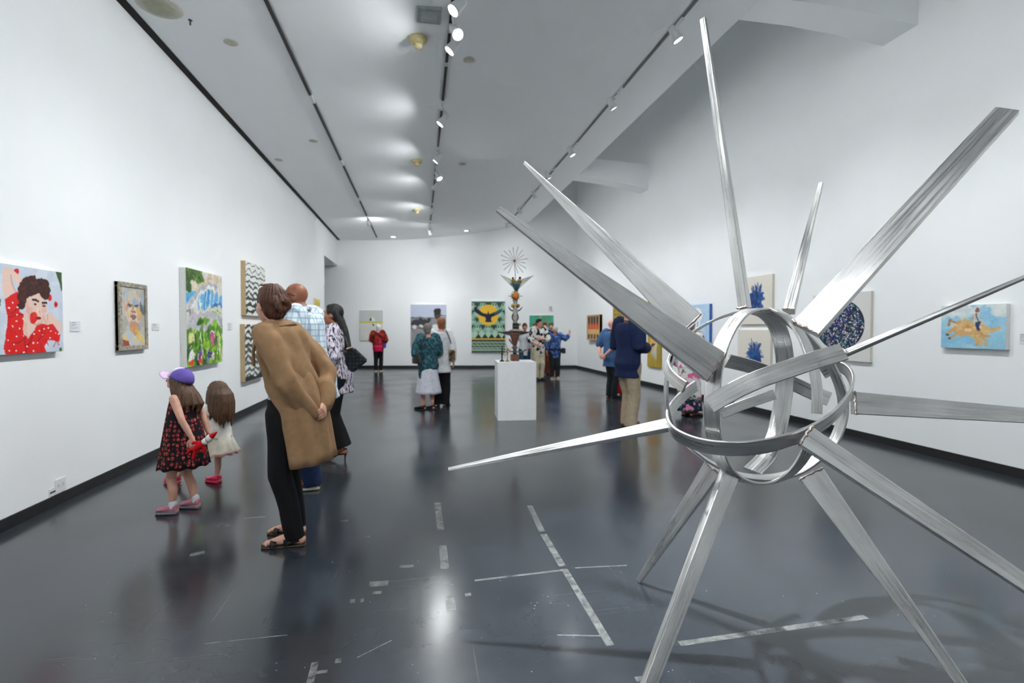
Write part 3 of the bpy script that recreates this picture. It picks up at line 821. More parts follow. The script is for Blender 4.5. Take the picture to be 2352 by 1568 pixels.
def art_park():
    A = Art(110, 230, (.87, .86, .82), 8)
    def q(x, y):
        t, b = 245 + (x - 225) / 400 * 98, 1276 - (x - 190) / 415 * 32
        return ((x - 205) / 415, (y - t) / (b - t))
    Q = lambda pts: [q(*p) for p in pts]
    A.blotch(60, [(.84, .76, .60), (.90, .88, .84), (.82, .72, .52)], (.1, .0, 1, .3), .07, .6)
    A.blotch(40, [(.30, .45, .18), (.22, .36, .14), (.45, .58, .22)], (0, 0, .42, .1), .06, .9); A.blotch(18, [(.28, .42, .16), (.2, .33, .14)], (0, .05, .12, .2), .05, .9)
    A.line(Q([(230, 660), (300, 520), (380, 450), (470, 430), (540, 470)]), .03, (.72, .72, .74)); A.line(Q([(260, 660), (330, 530), (420, 470), (520, 480)]), .02, (.92, .92, .92))
    A.poly(Q([(205, 500), (300, 465), (260, 560), (205, 600)]), (.36, .68, .86)); A.poly(Q([(340, 560), (400, 500), (480, 490), (625, 540), (622, 660), (500, 640), (330, 660)]), (.42, .70, .88)); A.poly(Q([(205, 720), (250, 690), (230, 740)]), (.5, .7, .9))
    for x in (360, 420, 470, 520, 570): A.line(Q([(x, 490), (x - 8, 650)]), .012, (.92, .93, .93))
    for x in (400, 450): A.line(Q([(x, 510), (x - 6, 610)]), .022, (.25, .58, .84))
    A.poly(Q([(480, 640), (625, 630), (620, 655), (490, 655)]), (.28, .55, .8))
    A.blotch(50, [(.90, .90, .88), (.70, .70, .70), (.8, .78, .70), (.35, .37, .30)], (0, .42, 1, .52), .03, .7)
    A.ell(*q(380, 820), .42, .12, (.76, .76, .77)); A.ell(*q(380, 800), .16, .035, (.45, .62, .18)); A.ell(*q(340, 815), .07, .03, (.2, .4, .12))
    A.line(Q([(400, 720), (520, 740), (600, 800), (610, 900)]), .04, (.74, .75, .76)); A.poly(Q([(490, 690), (615, 690), (615, 712), (495, 712)]), (.58, .78, .22))
    A.poly(Q([(200, 840), (260, 880), (340, 930), (440, 920), (500, 790), (570, 850), (610, 920), (605, 1245), (190, 1278)]), (.56, .76, .16))
    A.blotch(60, [(.40, .62, .14), (.30, .52, .16), (.66, .82, .26), (.25, .45, .16)], (.02, .62, .98, 1), .07, .7)
    A.blotch(16, [(.18, .36, .16), (.14, .30, .12)], (.0, .72, .5, .98), .05, .8)
    for x in (350, 560, 580): A.line(Q([(x, 960), (x - 4, 1180)]), .016, (.88, .92, .70))
    for (x, y, c) in [(250, 980, (.92, .86, .6)), (490, 960, (.95, .9, .9)), (488, 985, (.85, .35, .6)), (250, 1160, (.93, .93, .9)), (345, 1150, (.9, .9, .9)), (440, 1150, (.88, .82, .76)), (490, 1180, (.86, .78, .74))]: A.ell(*q(x, y), .07, .05, c)
    for (x, y, c) in [(248, 1230, (.90, .26, .12)), (350, 1210, (.92, .30, .12)), (345, 1150, (.42, .28, .62)), (440, 1150, (.14, .28, .50)), (470, 1160, (.30, .30, .42)), (430, 1210, (.5, .55, .6))]: A.ell(*q(x, y), .045, .045, c)
    A.ell(*q(325, 1230), .02, .05, (.12, .12, .14))
    A.daub(700, .035, jit=.07); A.warp(.022, 22); A.blotch(40, [(.94, .94, .92)], (0, .3, 1, .98), .012, .7, 4); A.blotch(40, [(.2, .3, .14), (.3, .32, .3)], (0, .3, 1, .98), .012, .7, 4); A.soft(1); A.grain(.02)
    return A
hang('landscape_painting', 'tall bright green park landscape on a deep white canvas', 'L', (426, 613), (512, 830), .075, art_park(), CANVAS_W)

def art_waves(flip):
    A = Art(80, 150, (.90, .91, .89), 4 + flip)
    rows = 9
    zig = np.abs(((A.U * 3.2) % 1) - .5) * .10
    for i in range(rows):
        v0 = .05 + i / rows * .97
        k = i / (rows - 1)
        k = 1 - k if flip else k
        th = .010 + .030 * k if not flip else .012 + .026 * (1 - abs(k - .5))
        wob = .012 * np.sin(A.U * 21 + i * 1.7) + .008 * np.sin(A.U * 47 + i)
        m = np.abs(A.V - v0 - zig * (1.2 if i % 2 else .8) - wob + .03) < th * (0.7 + .5 * np.sin(A.U * 13 + i * 2.1) ** 2)
        g = .38 - .26 * k
        A.put(m, (g, g + .01, g), .92)
    if flip: A.poly([(0, .93), (.25, .9), (.5, .95), (.75, .9), (1, .94), (1, 1), (0, 1)], (.15, .15, .15))
    else:
        for x in (.2, .75): A.ell(x, .9, .16, .05, (.14, .15, .14))
        for x in (.2, .75): A.ell(x, .87, .12, .04, (.88, .91, .88))
        A.ell(.5, .8, .09, .03, (.2, .22, .22))
    A.grain(.02)
    return A
hang('wave_painting', 'upper of two black and white wave panels with pale wood edges', 'L', (563.5, 598), (610, 727), .075, art_waves(0), WOOD_T, 'black and white wave panels')
hang('wave_painting', 'lower of two black and white wave panels with pale wood edges', 'L', (562, 744), (608, 864), .075, art_waves(1), WOOD_T, 'black and white wave panels')
A = Art(20, 30, (.90, .82, .35)); A.blotch(8, [(.86, .74, .25), (.95, .9, .6)], (0, 0, 1, 1), .2, .6)
hang('small_painting', 'small yellow painting half hidden behind the bald man in plaid', 'L', (722, 684), (735, 703), .03, A, CANVAS_W)

# --- end wall
def art_sail():
    A = Art(60, 75, (.80, .82, .81), 2)
    A.rect(0, .41, 1, 1, (.88, .88, .85)); A.rect(0, .37, 1, .42, (.80, .82, .30)); A.blotch(20, [(.88, .84, .80), (.82, .84, .86)], (0, .6, 1, 1), .1, .5)
    A.poly([(.40, .35), (.50, .22), (.51, .35)], (.12, .12, .13)); A.poly([(.53, .18), (.68, .36), (.54, .36)], (.94, .94, .93)); A.ell(.53, .13, .05, .04, (.90, .82, .5)); A.poly([(.52, .45), (.62, .45), (.6, .55)], (.15, .12, .12))
    A.grain(.01); return A
hang('abstract_painting', 'pale abstract painting with a small black and white sail', 'B', (826, 712), (880, 782), .04, art_sail(), CANVAS_W)
def art_field():
    A = Art(85, 105, (.74, .77, .85), 6)
    A.rect(0, .29, 1, 1, (.55, .55, .55)); A.rect(0, .29, 1, .32, (.42, .44, .45)); A.blotch(120, [(.58, .57, .56), (.48, .48, .48), (.62, .61, .6)], (0, .33, 1, 1), .05, .5)
    for x0 in (.05, .28):
        A.ell(x0 + .1, .42, .14, .08, (.22, .22, .24)); A.ell(x0 + .24, .36, .05, .05, (.22, .22, .24))
        for d in (0, .05, .14, .19): A.line([(x0 + d, .45), (x0 + d, .55)], .012, (.2, .2, .22))
    A.ell(.12, .51, .07, .04, (.85, .85, .86)); A.ell(.3, .5, .06, .03, (.82, .82, .82))
    A.poly([(.62, .45), (.9, .45), (.98, .9), (.6, .9)], (.88, .89, .90)); A.ell(.75, .22, .1, .12, (.30, .24, .22)); A.ell(.75, .16, .1, .07, (.14, .13, .14)); A.line([(.85, .25), (1, .26)], .01, (.2, .2, .22))
    A.rect(.9, .3, 1, .98, (.62, .64, .64)); A.daub(160, .03, jit=.02); A.warp(.012, 16); A.soft(1); A.grain(.02); return A
hang('figure_painting', 'grey painting of a man before grazing animals', 'B', (943, 699), (1025, 799), .05, art_field(), CANVAS_W)
def art_bird():
    A = Art(100, 150, (.56, .72, .62), 7)
    dk, lt, gold = (.16, .20, .20), (.70, .84, .74), (.93, .72, .16)
    for i in range(7):
        for j in range(5):
            x, y = i / 6, .04 + j * .14
            if (i + j) % 2: A.poly([(x - .09, y), (x + .09, y), (x, y + .10)], dk, .8)
            else: A.poly([(x - .08, y + .1), (x + .08, y + .1), (x, y)], lt, .9)
    for j in range(3): A.rect(0, .02 + .17 * j, 1, .035 + .17 * j, dk, .8)
    for i in range(14): A.rect(i / 14, .05, i / 14 + .03, .09, dk, .8); A.rect(i / 14 + .01, .47, i / 14 + .04, .52, dk, .8)
    for i in range(5): A.poly([(i / 5, .63), (i / 5 + .1, .56), (i / 5 + .2, .63), (i / 5 + .1, .72)], lt); A.poly([(i / 5 + .1, .72), (i / 5 + .2, .63), (i / 5 + .3, .72)], dk)
    A.rect(0, .72, 1, .75, gold); A.rect(0, .75, 1, .775, dk); A.rect(0, .775, 1, 1, (.45, .54, .47))
    for j in range(8):
        m = (np.abs(A.V - .80 - j * .026 - .008 * np.sin(A.U * 50 + j * 1.5)) < .007); A.put(m, (.26, .31, .28) if j % 2 else (.68, .78, .68))
    A.rect(0, .925, 1, .96, lt, .6); A.rect(0, .96, 1, .985, dk, .8)
    A.ell(.5, .27, .31, .2, gold); A.ell(.5, .27, .31, .2, (.97, .80, .3), 0, .4)
    nav = (.12, .13, .24)
    A.poly([(.08, .11), (.2, .16), (.34, .23), (.47, .25), (.5, .19), (.53, .25), (.66, .22), (.82, .17), (.93, .14), (.86, .23), (.72, .28), (.6, .31), (.58, .36), (.62, .40), (.5, .41), (.4, .40), (.43, .35), (.4, .31), (.26, .28), (.12, .22)], nav)
    A.poly([(.66, .22), (.9, .15), (.84, .23), (.7, .27)], (.22, .36, .40)); A.ell(.12, .16, .05, .05, nav)
    A.grain(.01); return A
hang('bird_painting', 'patterned green painting of a dark bird across a golden sun', 'B', (1083, 691), (1160, 810), .05, art_bird(), CANVAS_W)
A = Art(60, 34, (.26, .68, .56), 9); A.blotch(50, [(.30, .72, .60), (.22, .62, .52), (.45, .68, .50)], (0, 0, 1, 1), .09, .6)
A.poly([(.3, 1), (.42, .05), (.5, .05), (.56, 1)], (.62, .66, .46)); A.rect(.66, .1, .76, 1, (.50, .60, .40)); A.poly([(.1, 1), (.2, .5), (.3, 1)], (.72, .60, .40)); A.rect(.02, .02, .98, .06, (.2, .6, .5))
hang('green_painting', 'wide turquoise green painting above the heads of the group', 'B', (1216, 724), (1271, 751), .04, A, CANVAS_W)

# --- right wall
A = Art(50, 80, (.83, .62, .40), 3)
for i in range(4):
    x = .14 + i * .24
    A.rect(x - .09, .03, x + .09, .36, (.16, .17, .18)); A.rect(x - .09, .36, x + .09, .6, (.90, .34, .16)); A.rect(x - .09, .58, x + .09, .78, (.90, .76, .5)); A.rect(x - .06, .78, x + .06, .98, (.2, .18, .16)); A.ell(x, .36, .09, .05, (.75, .2, .12))
hang('striped_painting', 'light wood framed painting of four black and orange upright forms', 'R', (1349, 724), (1377, 782), .09, A, WOOD_B, frame=FRAME_T, fw=.03)
A = Art(60, 90, (.80, .66, .22), 4)
for j in range(6):
    for i in range(5):
        x, y = .1 + i * .2, .28 + j * .13
        A.ell(x, y, .085, .055, (.13, .12, .10)); A.ell(x, y, .05, .035, (.86, .72, .28)); A.ell(x, y, .02, .02, (.2, .14, .1))
A.blotch(30, [(.86, .36, .12), (.92, .52, .16), (.7, .2, .1)], (0, 0, 1, .22), .08, .9); A.rect(0, .88, 1, 1, (.25, .20, .14), .6)
hang('pattern_painting', 'yellow and black patterned painting behind the man in the blazer', 'R', (1408, 692), (1446, 768), .06, A, WOOD_B)
A = Art(50, 160, (.70, .60, .22), 5)
A.blotch(60, [(.74, .63, .25), (.64, .55, .20), (.78, .68, .32)], (0, 0, 1, 1), .12, .4)
A.blotch(14, [(.90, .55, .16), (.95, .70, .35), (.90, .82, .55)], (.3, .6, .75, .8), .09, .9); A.blotch(5, [(.75, .78, .76)], (.4, .76, .65, .86), .07, .9); A.blotch(8, [(.86, .3, .14), (.92, .6, .2)], (.2, .3, .8, .5), .1, .9); A.line([(.3, .58), (.8, .62)], .02, (.5, .42, .2))
hang('gold_painting', 'tall narrow gold painting with an orange cluster in its middle', 'R', (1488, 662), (1517, 846), .04, A, EDGE_GOLD)
A = Art(80, 95, (.70, .82, .93), 6)
A.blotch(30, [(.66, .79, .92), (.76, .86, .95)], (0, 0, 1, 1), .14, .5)
A.ell(.48, .3, .24, .22, (.93, .94, .92)); A.poly([(.36, .3), (.66, .3), (.6, .95), (.42, .95)], (.92, .94, .95)); A.line([(.28, .25), (.2, .5), (.3, .7)], .025, (.35, .52, .78)); A.line([(.42, .35), (.4, .6), (.46, .8)], .02, (.45, .62, .84)); A.line([(.5, .4), (.56, .7)], .02, (.5, .66, .86)); A.blotch(14, [(.40, .58, .82), (.55, .70, .88)], (.2, .2, .45, .6), .05, .8)
A.daub(160, .05, jit=.03); A.warp(.02, 16); A.soft(1)
hang('blue_painting', 'light blue painting of a white figure, blue canvas edge', 'R', (1573, 702), (1629, 785), .06, A, EDGE_BLUE)
def art_burst(c, seed, up):
    A = Art(90, 110, (.90, .88, .83), seed)
    for k in range(170):
        an = A.r.uniform(-PI, 0) if A.r.rand() < .8 else A.r.uniform(-PI * 1.2, PI * .2)
        l = A.r.uniform(.15, .36) * (1.1 if abs(an + PI / 2) < .6 else .8)
        cc = [(.16, .34, .58), (.10, .24, .46), (.22, .44, .66), (.25, .28, .50)][A.r.randint(4)]
        A.line([(c[0], c[1]), (c[0] + l * math.cos(an), c[1] + l * math.sin(an))], A.r.uniform(.004, .011), cc)
    A.blotch(60, [(.14, .30, .54), (.2, .40, .64), (.12, .2, .42)], (c[0] - .17, c[1] - .14, c[0] + .17, c[1] + .18), .06, .85)
    if up: A.line([(c[0] - .08, c[1] - .2), (c[0] - .1, c[1] - .45)], .014, (.3, .34, .6))
    return A
hang('splash_painting', 'upper of two cream canvases with a spiky blue burst', 'R', (1699, 640), (1773, 744), .04, art_burst((.52, .52), 11, False), CANVAS_C, 'cream canvases with blue bursts')
hang('splash_painting', 'lower of two cream canvases with a spiky blue burst', 'R', (1695, 757), (1769, 853), .04, art_burst((.54, .68), 12, True), CANVAS_C, 'cream canvases with blue bursts')
def art_dots():
    A = Art(190, 200, (.87, .865, .85), 13)
    rs = A.r
    A.ell(.49, .47, .42, .38, (.08, .09, .14))
    cols = [(.10, .12, .30), (.86, .86, .90), (.12, .36, .40), (.62, .56, .80), (.08, .10, .14), (.30, .64, .56), (.76, .68, .62), (.20, .24, .62), (.50, .62, .78), (.36, .22, .32), (.9, .88, .92), (.1, .3, .32)]
    for j in range(30):
        for i in range(28):
            x, y = .09 + i * .0295 + (j % 2) * .015, .10 + j * .026
            if ((x - .49) / .405) ** 2 + ((y - .47) / .365) ** 2 < 1:
                A.ell(x + rs.uniform(-.005, .005), y + rs.uniform(-.005, .005), .0125, .011, cols[rs.randint(len(cols))])
    return A
hang('circle_painting', 'cream canvas with a big circle of shimmering coloured dots', 'R', (1868, 679), (1998, 832), .04, art_dots(), CANVAS_C)
def art_rider():
    A = Art(150, 105, (.60, .80, .90), 14)
    A.blotch(60, [(.66, .83, .90), (.54, .76, .88), (.72, .86, .90)], (0, .2, 1, 1), .09, .5); A.blotch(30, [(.90, .92, .90), (.86, .88, .86), (.93, .93, .92)], (0, 0, 1, .22), .09, .7)
    horse = [(.86, .68, .42), (.90, .76, .55), (.80, .58, .32), (.94, .84, .70)]
    A.poly([(.2, .42), (.32, .34), (.5, .36), (.66, .44), (.78, .52), (.88, .52), (.86, .60), (.72, .64), (.62, .70), (.7, .9), (.62, .92), (.5, .74), (.36, .68), (.26, .62)], (.87, .72, .48))
    A.blotch(60, horse, (.22, .36, .74, .7), .05, .7)
    for p in ([(.24, .5), (.14, .62), (.1, .7)], [(.3, .62), (.2, .72), (.16, .78)], [(.62, .68), (.72, .80), (.72, .92)], [(.54, .72), (.6, .84), (.56, .9)], [(.8, .54), (.9, .53)]): A.line(p, .022, (.85, .68, .45), asp=.7)
    A.line([(.22, .4), (.14, .34), (.12, .46)], .02, (.72, .5, .36)); A.ell(.1, .7, .02, .02, (.3, .25, .3)); A.ell(.16, .78, .02, .02, (.3, .25, .3))
    A.poly([(.50, .2), (.62, .2), (.64, .42), (.52, .44)], (.80, .80, .76)); A.poly([(.56, .4), (.64, .4), (.64, .58), (.58, .58)], (.22, .28, .44)); A.ell(.575, .13, .035, .06, (.55, .38, .36)); A.line([(.5, .26), (.46, .36)], .015, (.7, .66, .6)); A.line([(.58, .22), (.6, .4)], .012, (.3, .34, .45))
    A.blotch(12, [(.9, .75, .5), (.9, .6, .45)], (.3, .3, .5, .4), .02, .7)
    A.daub(420, .03, jit=.05); A.warp(.014, 20); A.soft(1)
    A.grain(.015); return A
hang('rider_painting', 'sky blue painting of a rider on a galloping tan horse', 'R', (2163, 703), (2310, 803), .05, art_rider(), CANVAS_W)

# ------------------------------------------------------------------ small wall fittings
CARD = pm('white_card', (0.90, 0.91, 0.92), 0.6, 0.01, 30)
INK = pm('grey_print', (0.45, 0.46, 0.48), 0.7, 0.05, 60)
def on_wall(name, label, cat, wall, tl, br, depth, mat, lines=(), bevel=.001):
    p0, n, u = wall_frame(wall)
    a, b = on_plane(*tl, p0 + n * depth, n), on_plane(*br, p0 + n * depth, n)
    W = float((b - a) @ u); H = float(a[2] - b[2])
    loc = a - n * depth; loc[2] = b[2]
    M = Matrix(np.column_stack([u, -n, [0, 0, 1]]).tolist()).to_4x4(); M.translation = Vector(loc + n * .0005)
    o = box(name, (0, -depth, 0), (W, 0, H), mat, None, bevel); o.matrix_world = M
    tag(o, label, cat)
    for l in lines:
        x0, z0, x1, z1 = l[:4]
        box(l[4] if len(l) > 4 else 'printed_line', (W * x0, -depth - .0012, H * (1 - z1)), (W * x1, -depth + .0005, H * (1 - z0)), l[5] if len(l) > 5 else INK, o)
    return o
TXT = [(.08, .12, .5, .17), (.08, .3, .6, .33), (.08, .42, .4, .45), (.08, .60, .7, .62), (.08, .72, .55, .74)]
on_wall('wall_label', 'small white caption card beside the red portrait', 'label', 'L', (162, 737), (185, 761), .006, CARD, TXT)
on_wall('wall_label', 'small white caption card beside the framed portrait', 'label', 'L', (350, 742), (366, 758), .006, CARD, TXT)
on_wall('wall_label', 'small white caption card beside the park landscape', 'label', 'L', (524, 741), (534, 757), .006, CARD, TXT)
on_wall('wall_label', 'small white caption card at the right edge of the picture', 'label', 'R', (2342, 765), (2362, 790), .006, CARD, TXT)
PLATE = pm('white_plastic', (0.90, 0.90, 0.89), 0.35, 0.01, 30)
SLOT = pm('dark_slot', (0.25, 0.25, 0.26), 0.6, 0.05, 30)
on_wall('wall_outlet', 'white twin power socket plate low on the left wall', 'socket', 'L', (127, 1103), (152, 1124), .008, PLATE,
        [(.14, .2, .44, .8, 'receptacle', CARD), (.56, .2, .86, .8, 'receptacle', CARD), (.22, .35, .25, .6, 'slot', SLOT), (.33, .35, .36, .6, 'slot', SLOT), (.64, .35, .67, .6, 'slot', SLOT), (.75, .35, .78, .6, 'slot', SLOT)], .003)
on_wall('wall_vent', 'low slotted vent in the left wall below the socket plate', 'vent', 'L', (113, 1124), (140, 1141), .006, PLATE, [(.05, .25, .95, .38, 'vent_slot', SLOT), (.05, .62, .95, .75, 'vent_slot', SLOT)], .002)
on_wall('thermostat', 'small white thermostat on the end wall above the group', 'thermostat', 'B', (1261.5, 703), (1268.5, 712), .03, pm('pale_grey_plastic', (.78, .79, .80), .4), [(.2, .2, .8, .5, 'display', pm('grey_display', (.6, .63, .64), .3))], .005)

# ------------------------------------------------------------------ ceiling fittings
BRASS_Y = pm('yellowed_plastic', (0.76, 0.71, 0.52), 0.45, 0.08, 30)
BEIGE = pm('beige_ring', (0.74, 0.74, 0.68), 0.6, 0.05, 30)
def ceil_pt(px, py):
    z = 4.75
    for _ in range(6):
        p = on_z(px, py, z); z = prof_z(p[0])
    return on_z(px, py, z)
def fitting(name, label, cat, px, py, profile, mat, group=None, parts=()):
    p = ceil_pt(px, py)
    root = tag(empty(name, tuple(map(float, p))), label, cat, group)
    V, Fc = lathe_vf([(r, -z) for r, z in profile], 22)
    mesh_obj('housing', V, Fc, mat, root, True)
    for nm, pr, m in parts:
        V, Fc = lathe_vf([(r, -z) for r, z in pr], 18); mesh_obj(nm, V, Fc, m, root, True)
DET = [(.105, -.01), (.11, .01), (.10, .03), (.075, .05), (.06, .06), (.02, .065)]
DETP = [('sensor_cup', [(.05, .055), (.052, .085), (.04, .105), (.01, .11)], BRASS_Y)]
fitting('smoke_detector', 'nearest yellowed smoke detector on the ceiling', 'detector', 960, 88, DET, BRASS_Y, 'smoke detectors', DETP)
fitting('smoke_detector', 'middle yellowed smoke detector of the three on the ceiling', 'detector', 957, 368, DET, BRASS_Y, 'smoke detectors', DETP)
fitting('smoke_detector', 'farthest small yellowed smoke detector on the ceiling', 'detector', 958, 481, DET, BRASS_Y, 'smoke detectors', DETP)
fitting('ceiling_speaker', 'round beige ceiling speaker beside the black shadow gap', 'speaker', 366, 14, [(.20, -.01), (.205, .008), (.18, .016), (.01, .016)], BEIGE, None, [('grille', [(.14, .014), (.138, .02), (.01, .021)], pm('beige_grille', (.66, .66, .58), .7))])
for px, py, lb in [(530, 97, 'small pale disc on the ceiling near the speaker'), (720, 323, 'small pale disc on the ceiling left of the black track'), (640, 367, 'pale disc on the ceiling close to the left wall'), (1077, 137, 'small pale disc on the ceiling right of the middle track'), (1062, 376, 'small pale disc farther right of the middle track')]:
    fitting('ceiling_disc', lb, 'ceiling plate', px, py, [(.075, -.01), (.075, .006), (.06, .012), (.01, .012)], BEIGE)
fitting('ceiling_hook', 'small dark hook in the ceiling near the round speaker', 'hook', 437, 46, [(.02, -.01), (.02, .005), (.008, .012), (.008, .05), (.004, .055)], SLOT)
p = ceil_pt(985, 32)
ap = tag(empty('ceiling_access_panel', tuple(map(float, p))), 'square grey ceiling unit beside the bright spots', 'ceiling unit')
box('housing', (-.13, -.13, -.03), (.13, .13, .02), pm('grey_unit', (.60, .63, .63), .6), ap, .012)
box('cover', (-.085, -.085, -.036), (.085, .085, -.02), pm('light_grey_unit', (.68, .70, .70), .6), ap, .004)
DOWN = emis('recessed_glow', (1, .98, .95), 3.0)
for px, py, lb in [(903, 544, 'recessed round light in the ceiling by the end wall'), (1070, 530, 'recessed round light in the ceiling right of the middle track')]:
    fitting('recessed_light', lb, 'ceiling light', px, py, [(.16, -.01), (.16, .006), (.14, .012), (.1, .0)], PLATE, 'recessed lights', [('lamp', [(.09, .004), (.07, .007), (.01, .008)], DOWN)])

# ================================================================== plinth and assemblage
FLp, FRp, BLp = on_z(1143.3, 966.4), on_z(1231.7, 964.6), on_z(1129.3, 951.8)
e1 = (FRp - FLp); pw = float(np.linalg.norm(e1)); e1 /= pw
e2 = np.array([-e1[1], e1[0], 0]); pd = 0.62
ph = float(on_plane(1144, 831.7, FLp, -e2)[2])
pc = FLp + e1 * pw / 2 + e2 * pd / 2
plinth = box('plinth', (-pw / 2, -pd / 2, 0.0), (pw / 2, pd / 2, ph), pm('plinth_paint', (.93, .935, .94), .55, .01, 10), None, .004)
plinth.location = tuple(pc); plinth.rotation_euler = (0, 0, math.atan2(e1[1], e1[0]))
tag(plinth, 'white box plinth under the found-object totem', 'plinth')

totem = tag(empty('totem_assemblage', (float(pc[0]), float(pc[1]), ph), math.atan2(e1[1], e1[0])), 'tall totem of scrap metal and found objects on the white plinth', 'sculpture')
TD = float((pc - CAM) @ FW); K = TD / F_PX
def tp(px, py, y=0.0): return np.array([(px - 1203) * K, y, (828 - py) * K])
PEW = pm('pewter', (.42, .41, .39), .4, .2, 25, metallic=.85); DKM = pm('dark_iron', (.16, .16, .16), .45, .2, 25, metallic=.6)
GLD = pm('old_brass', (.72, .58, .30), .3, .15, 25, metallic=.95); RUST = pm('rusty_wood', (.40, .26, .20), .7, .2, 25)
STONE = pm('pale_cast', (.66, .62, .56), .7, .15, 30); ORG = pm('orange_enamel', (.90, .46, .28), .4, .06, 30); TEAL = pm('teal_metal', (.36, .48, .52), .35, .1, 20, metallic=.7); GREYM = pm('grey_sheet', (.60, .60, .57), .4, .08, 10, metallic=.7)
def lath(name, cx, pts, mat, y=0.0, sy=1.0, parent=totem, n=18):
    V, Fc = lathe_vf([(r * K, (828 - py) * K) for r, py in pts], n)
    V = [(v[0] + (cx - 1203) * K, v[1] * sy + y, v[2]) for v in V]
    return mesh_obj(name, V, Fc, mat, parent, True)
def ball(name, px, py, r, mat, y=0.0, s=(1, 1, 1), parent=totem):
    V, Fc = ellipsoid_vf(tp(px, py, y), [r * K * s[0], r * K * s[1], r * K * s[2]]); return mesh_obj(name, V, Fc, mat, parent, True)
box('base_block', tuple(tp(1194, 828) - [0, .07, 0]), tuple(tp(1212, 813) + [0, .07, 0]), RUST, totem, .004)
lath('stem', 1203, [(5, 813), (4, 806), (5, 800), (8, 797), (4, 794), (3.5, 790)], PEW)
lath('funnel', 1203, [(3.5, 795), (5, 790), (8, 780), (11, 770), (13, 764)], RUST, n=8)
tube('arm', [tp(1203, 806), tp(1193, 807), tp(1188, 803), tp(1184, 806)], 1.6 * K, PEW, totem); tube('arm', [tp(1203, 806), tp(1214, 808), tp(1222, 806), tp(1230, 802)], 1.6 * K, PEW, totem)
tube('side_spout', [tp(1199, 790, -.03), tp(1194, 785, -.05), tp(1190, 779, -.05)], 1.8 * K, RUST, totem)
# broad boat-shaped dish with pointed ends
V, Fc = [], []
for i in range(13):
    t = i / 12 * 2 - 1
    wv = (1 - abs(t) ** 1.6) * 9 * K + .002; dp_ = (1 - abs(t) ** 1.3) * 11
    x = 1202 + 36 * t; yt = 761 + 1.5 * abs(t) ** 2
    for (yy, zz) in ((-wv, yt), (-wv * .6, yt + dp_ * .7), (0, yt + dp_ + .5), (wv * .6, yt + dp_ * .7), (wv, yt), (0, yt - 1.5)): V.append(tp(x, zz, yy))
for i in range(12):
    for k in range(6): Fc.append((6 * i + k, 6 * i + (k + 1) % 6, 6 * i + 6 + (k + 1) % 6, 6 * i + 6 + k))
Fc += [tuple(range(6)), tuple(range(72, 78))]
mesh_obj('dish', V, Fc, PEW, totem)
lath('dish_cover', 1205, [(17, 760), (15, 757.5), (9, 755), (6, 754)], STONE, sy=.5)
box('patterned_block', tuple(tp(1198, 755) - [0, .04, 0]), tuple(tp(1212, 742) + [0, .04, 0]), DKM, totem, .006)
for k in range(3): ball('rivet', 1201 + k * 4, 749, 1.3, GLD, -.045)
ball('side_knob', 1214, 744, 3.5, STONE)
ball('oval_dial', 1203.5, 728, 10, STONE, 0, (.82, .35, 1.05))
V, Fc = tube_vf([tp(1203.5 + 7.2 * math.cos(a), 728 + 9.2 * math.sin(a), -.022) for a in np.linspace(0, 2 * PI, 25)], 1.1 * K, 8); mesh_obj('dial_rim', V, Fc, RUST, totem, True)
lath('post', 1204, [(5.5, 742), (5, 738), (6, 716), (5, 710), (6, 706), (4.5, 698), (5.5, 690)], pm('zinc', (.62, .62, .60), .4, .15, 20, metallic=.6))
for sx in (-1, 1):
    tube('horn', [tp(1204 + 5 * sx, 714), tp(1204 + 9 * sx, 712.5), tp(1204 + 13 * sx, 709), tp(1204 + 15.5 * sx, 704.5)], [1.4 * K, 1.5 * K, 1.2 * K, .6 * K], DKM, totem)
    ball('brass_cup', 1204 + 5.5 * sx, 702, 4.6, GLD, -.03)
# sun disc
sd_ = lath('sun_disc', 1204, [(9, 680.5), (9.4, 680), (9, 679.5)], GLD, 0)
sd_.data.transform(Matrix.Translation(-Vector(tp(1204, 680)))); sd_.data.transform(Matrix.Rotation(PI / 2, 4, 'X')); sd_.data.transform(Matrix.Diagonal((1, 6, 1, 1))); sd_.location = tuple(tp(1204, 680))
ball('sun_centre', 1204, 680, 5.6, ORG, -.035, (1, .5, 1))
for k in range(12):
    a = 2 * PI * k / 12; l = 17 if k % 6 == 0 else 13
    tube('sun_ray', [tp(1204 + 8 * math.cos(a), 680 + 8 * math.sin(a)), tp(1204 + l * math.cos(a), 680 + l * math.sin(a))], [1.1 * K, .3 * K], GLD if k % 2 else DKM, totem, 6)
# winged head
for sx in (-1, 1):
    P = [tp(1207 + sx * 41 if sx > 0 else 1168, 631.5), tp(1207 + sx * 12, 641), tp(1207 + sx * 2, 650), tp(1207, 669), tp(1207 + sx * 7, 662), tp(1207 + sx * 22, 648)]
    V = [p + [0, dy, 0] for dy in (-.008, .008) for p in P]
    Fc = [(0, 1, 2, 3, 4, 5), (11, 10, 9, 8, 7, 6)] + [(k, (k + 1) % 6, 6 + (k + 1) % 6, 6 + k) for k in range(6)]
    mesh_obj('wing', V, Fc, GREYM, totem)
lath('head_cone', 1206, [(3, 670), (6, 663), (10, 655), (11, 650), (8, 646)], TEAL)
lath('neck', 1205, [(5, 690), (4, 684), (4, 674), (5, 669)], GLD)
for dx, dy, r, m in [(-7, 0, 5.2, GLD), (7, 0, 5.2, GLD), (-12, 5, 2.2, STONE), (5, 7, 2.4, GLD), (-8, -6, 2.6, DKM), (8, -7, 3.0, DKM), (0, 4, 4.0, RUST)]:
    ball('head_ball', 1206 + dx, 646 + dy, r, m, -.04)
tube('rod', [tp(1205, 646), tp(1203.5, 625), tp(1202, 601)], .7 * K, PEW, totem, 8)
ball('hub', 1202, 599.5, 3.2, GLD)
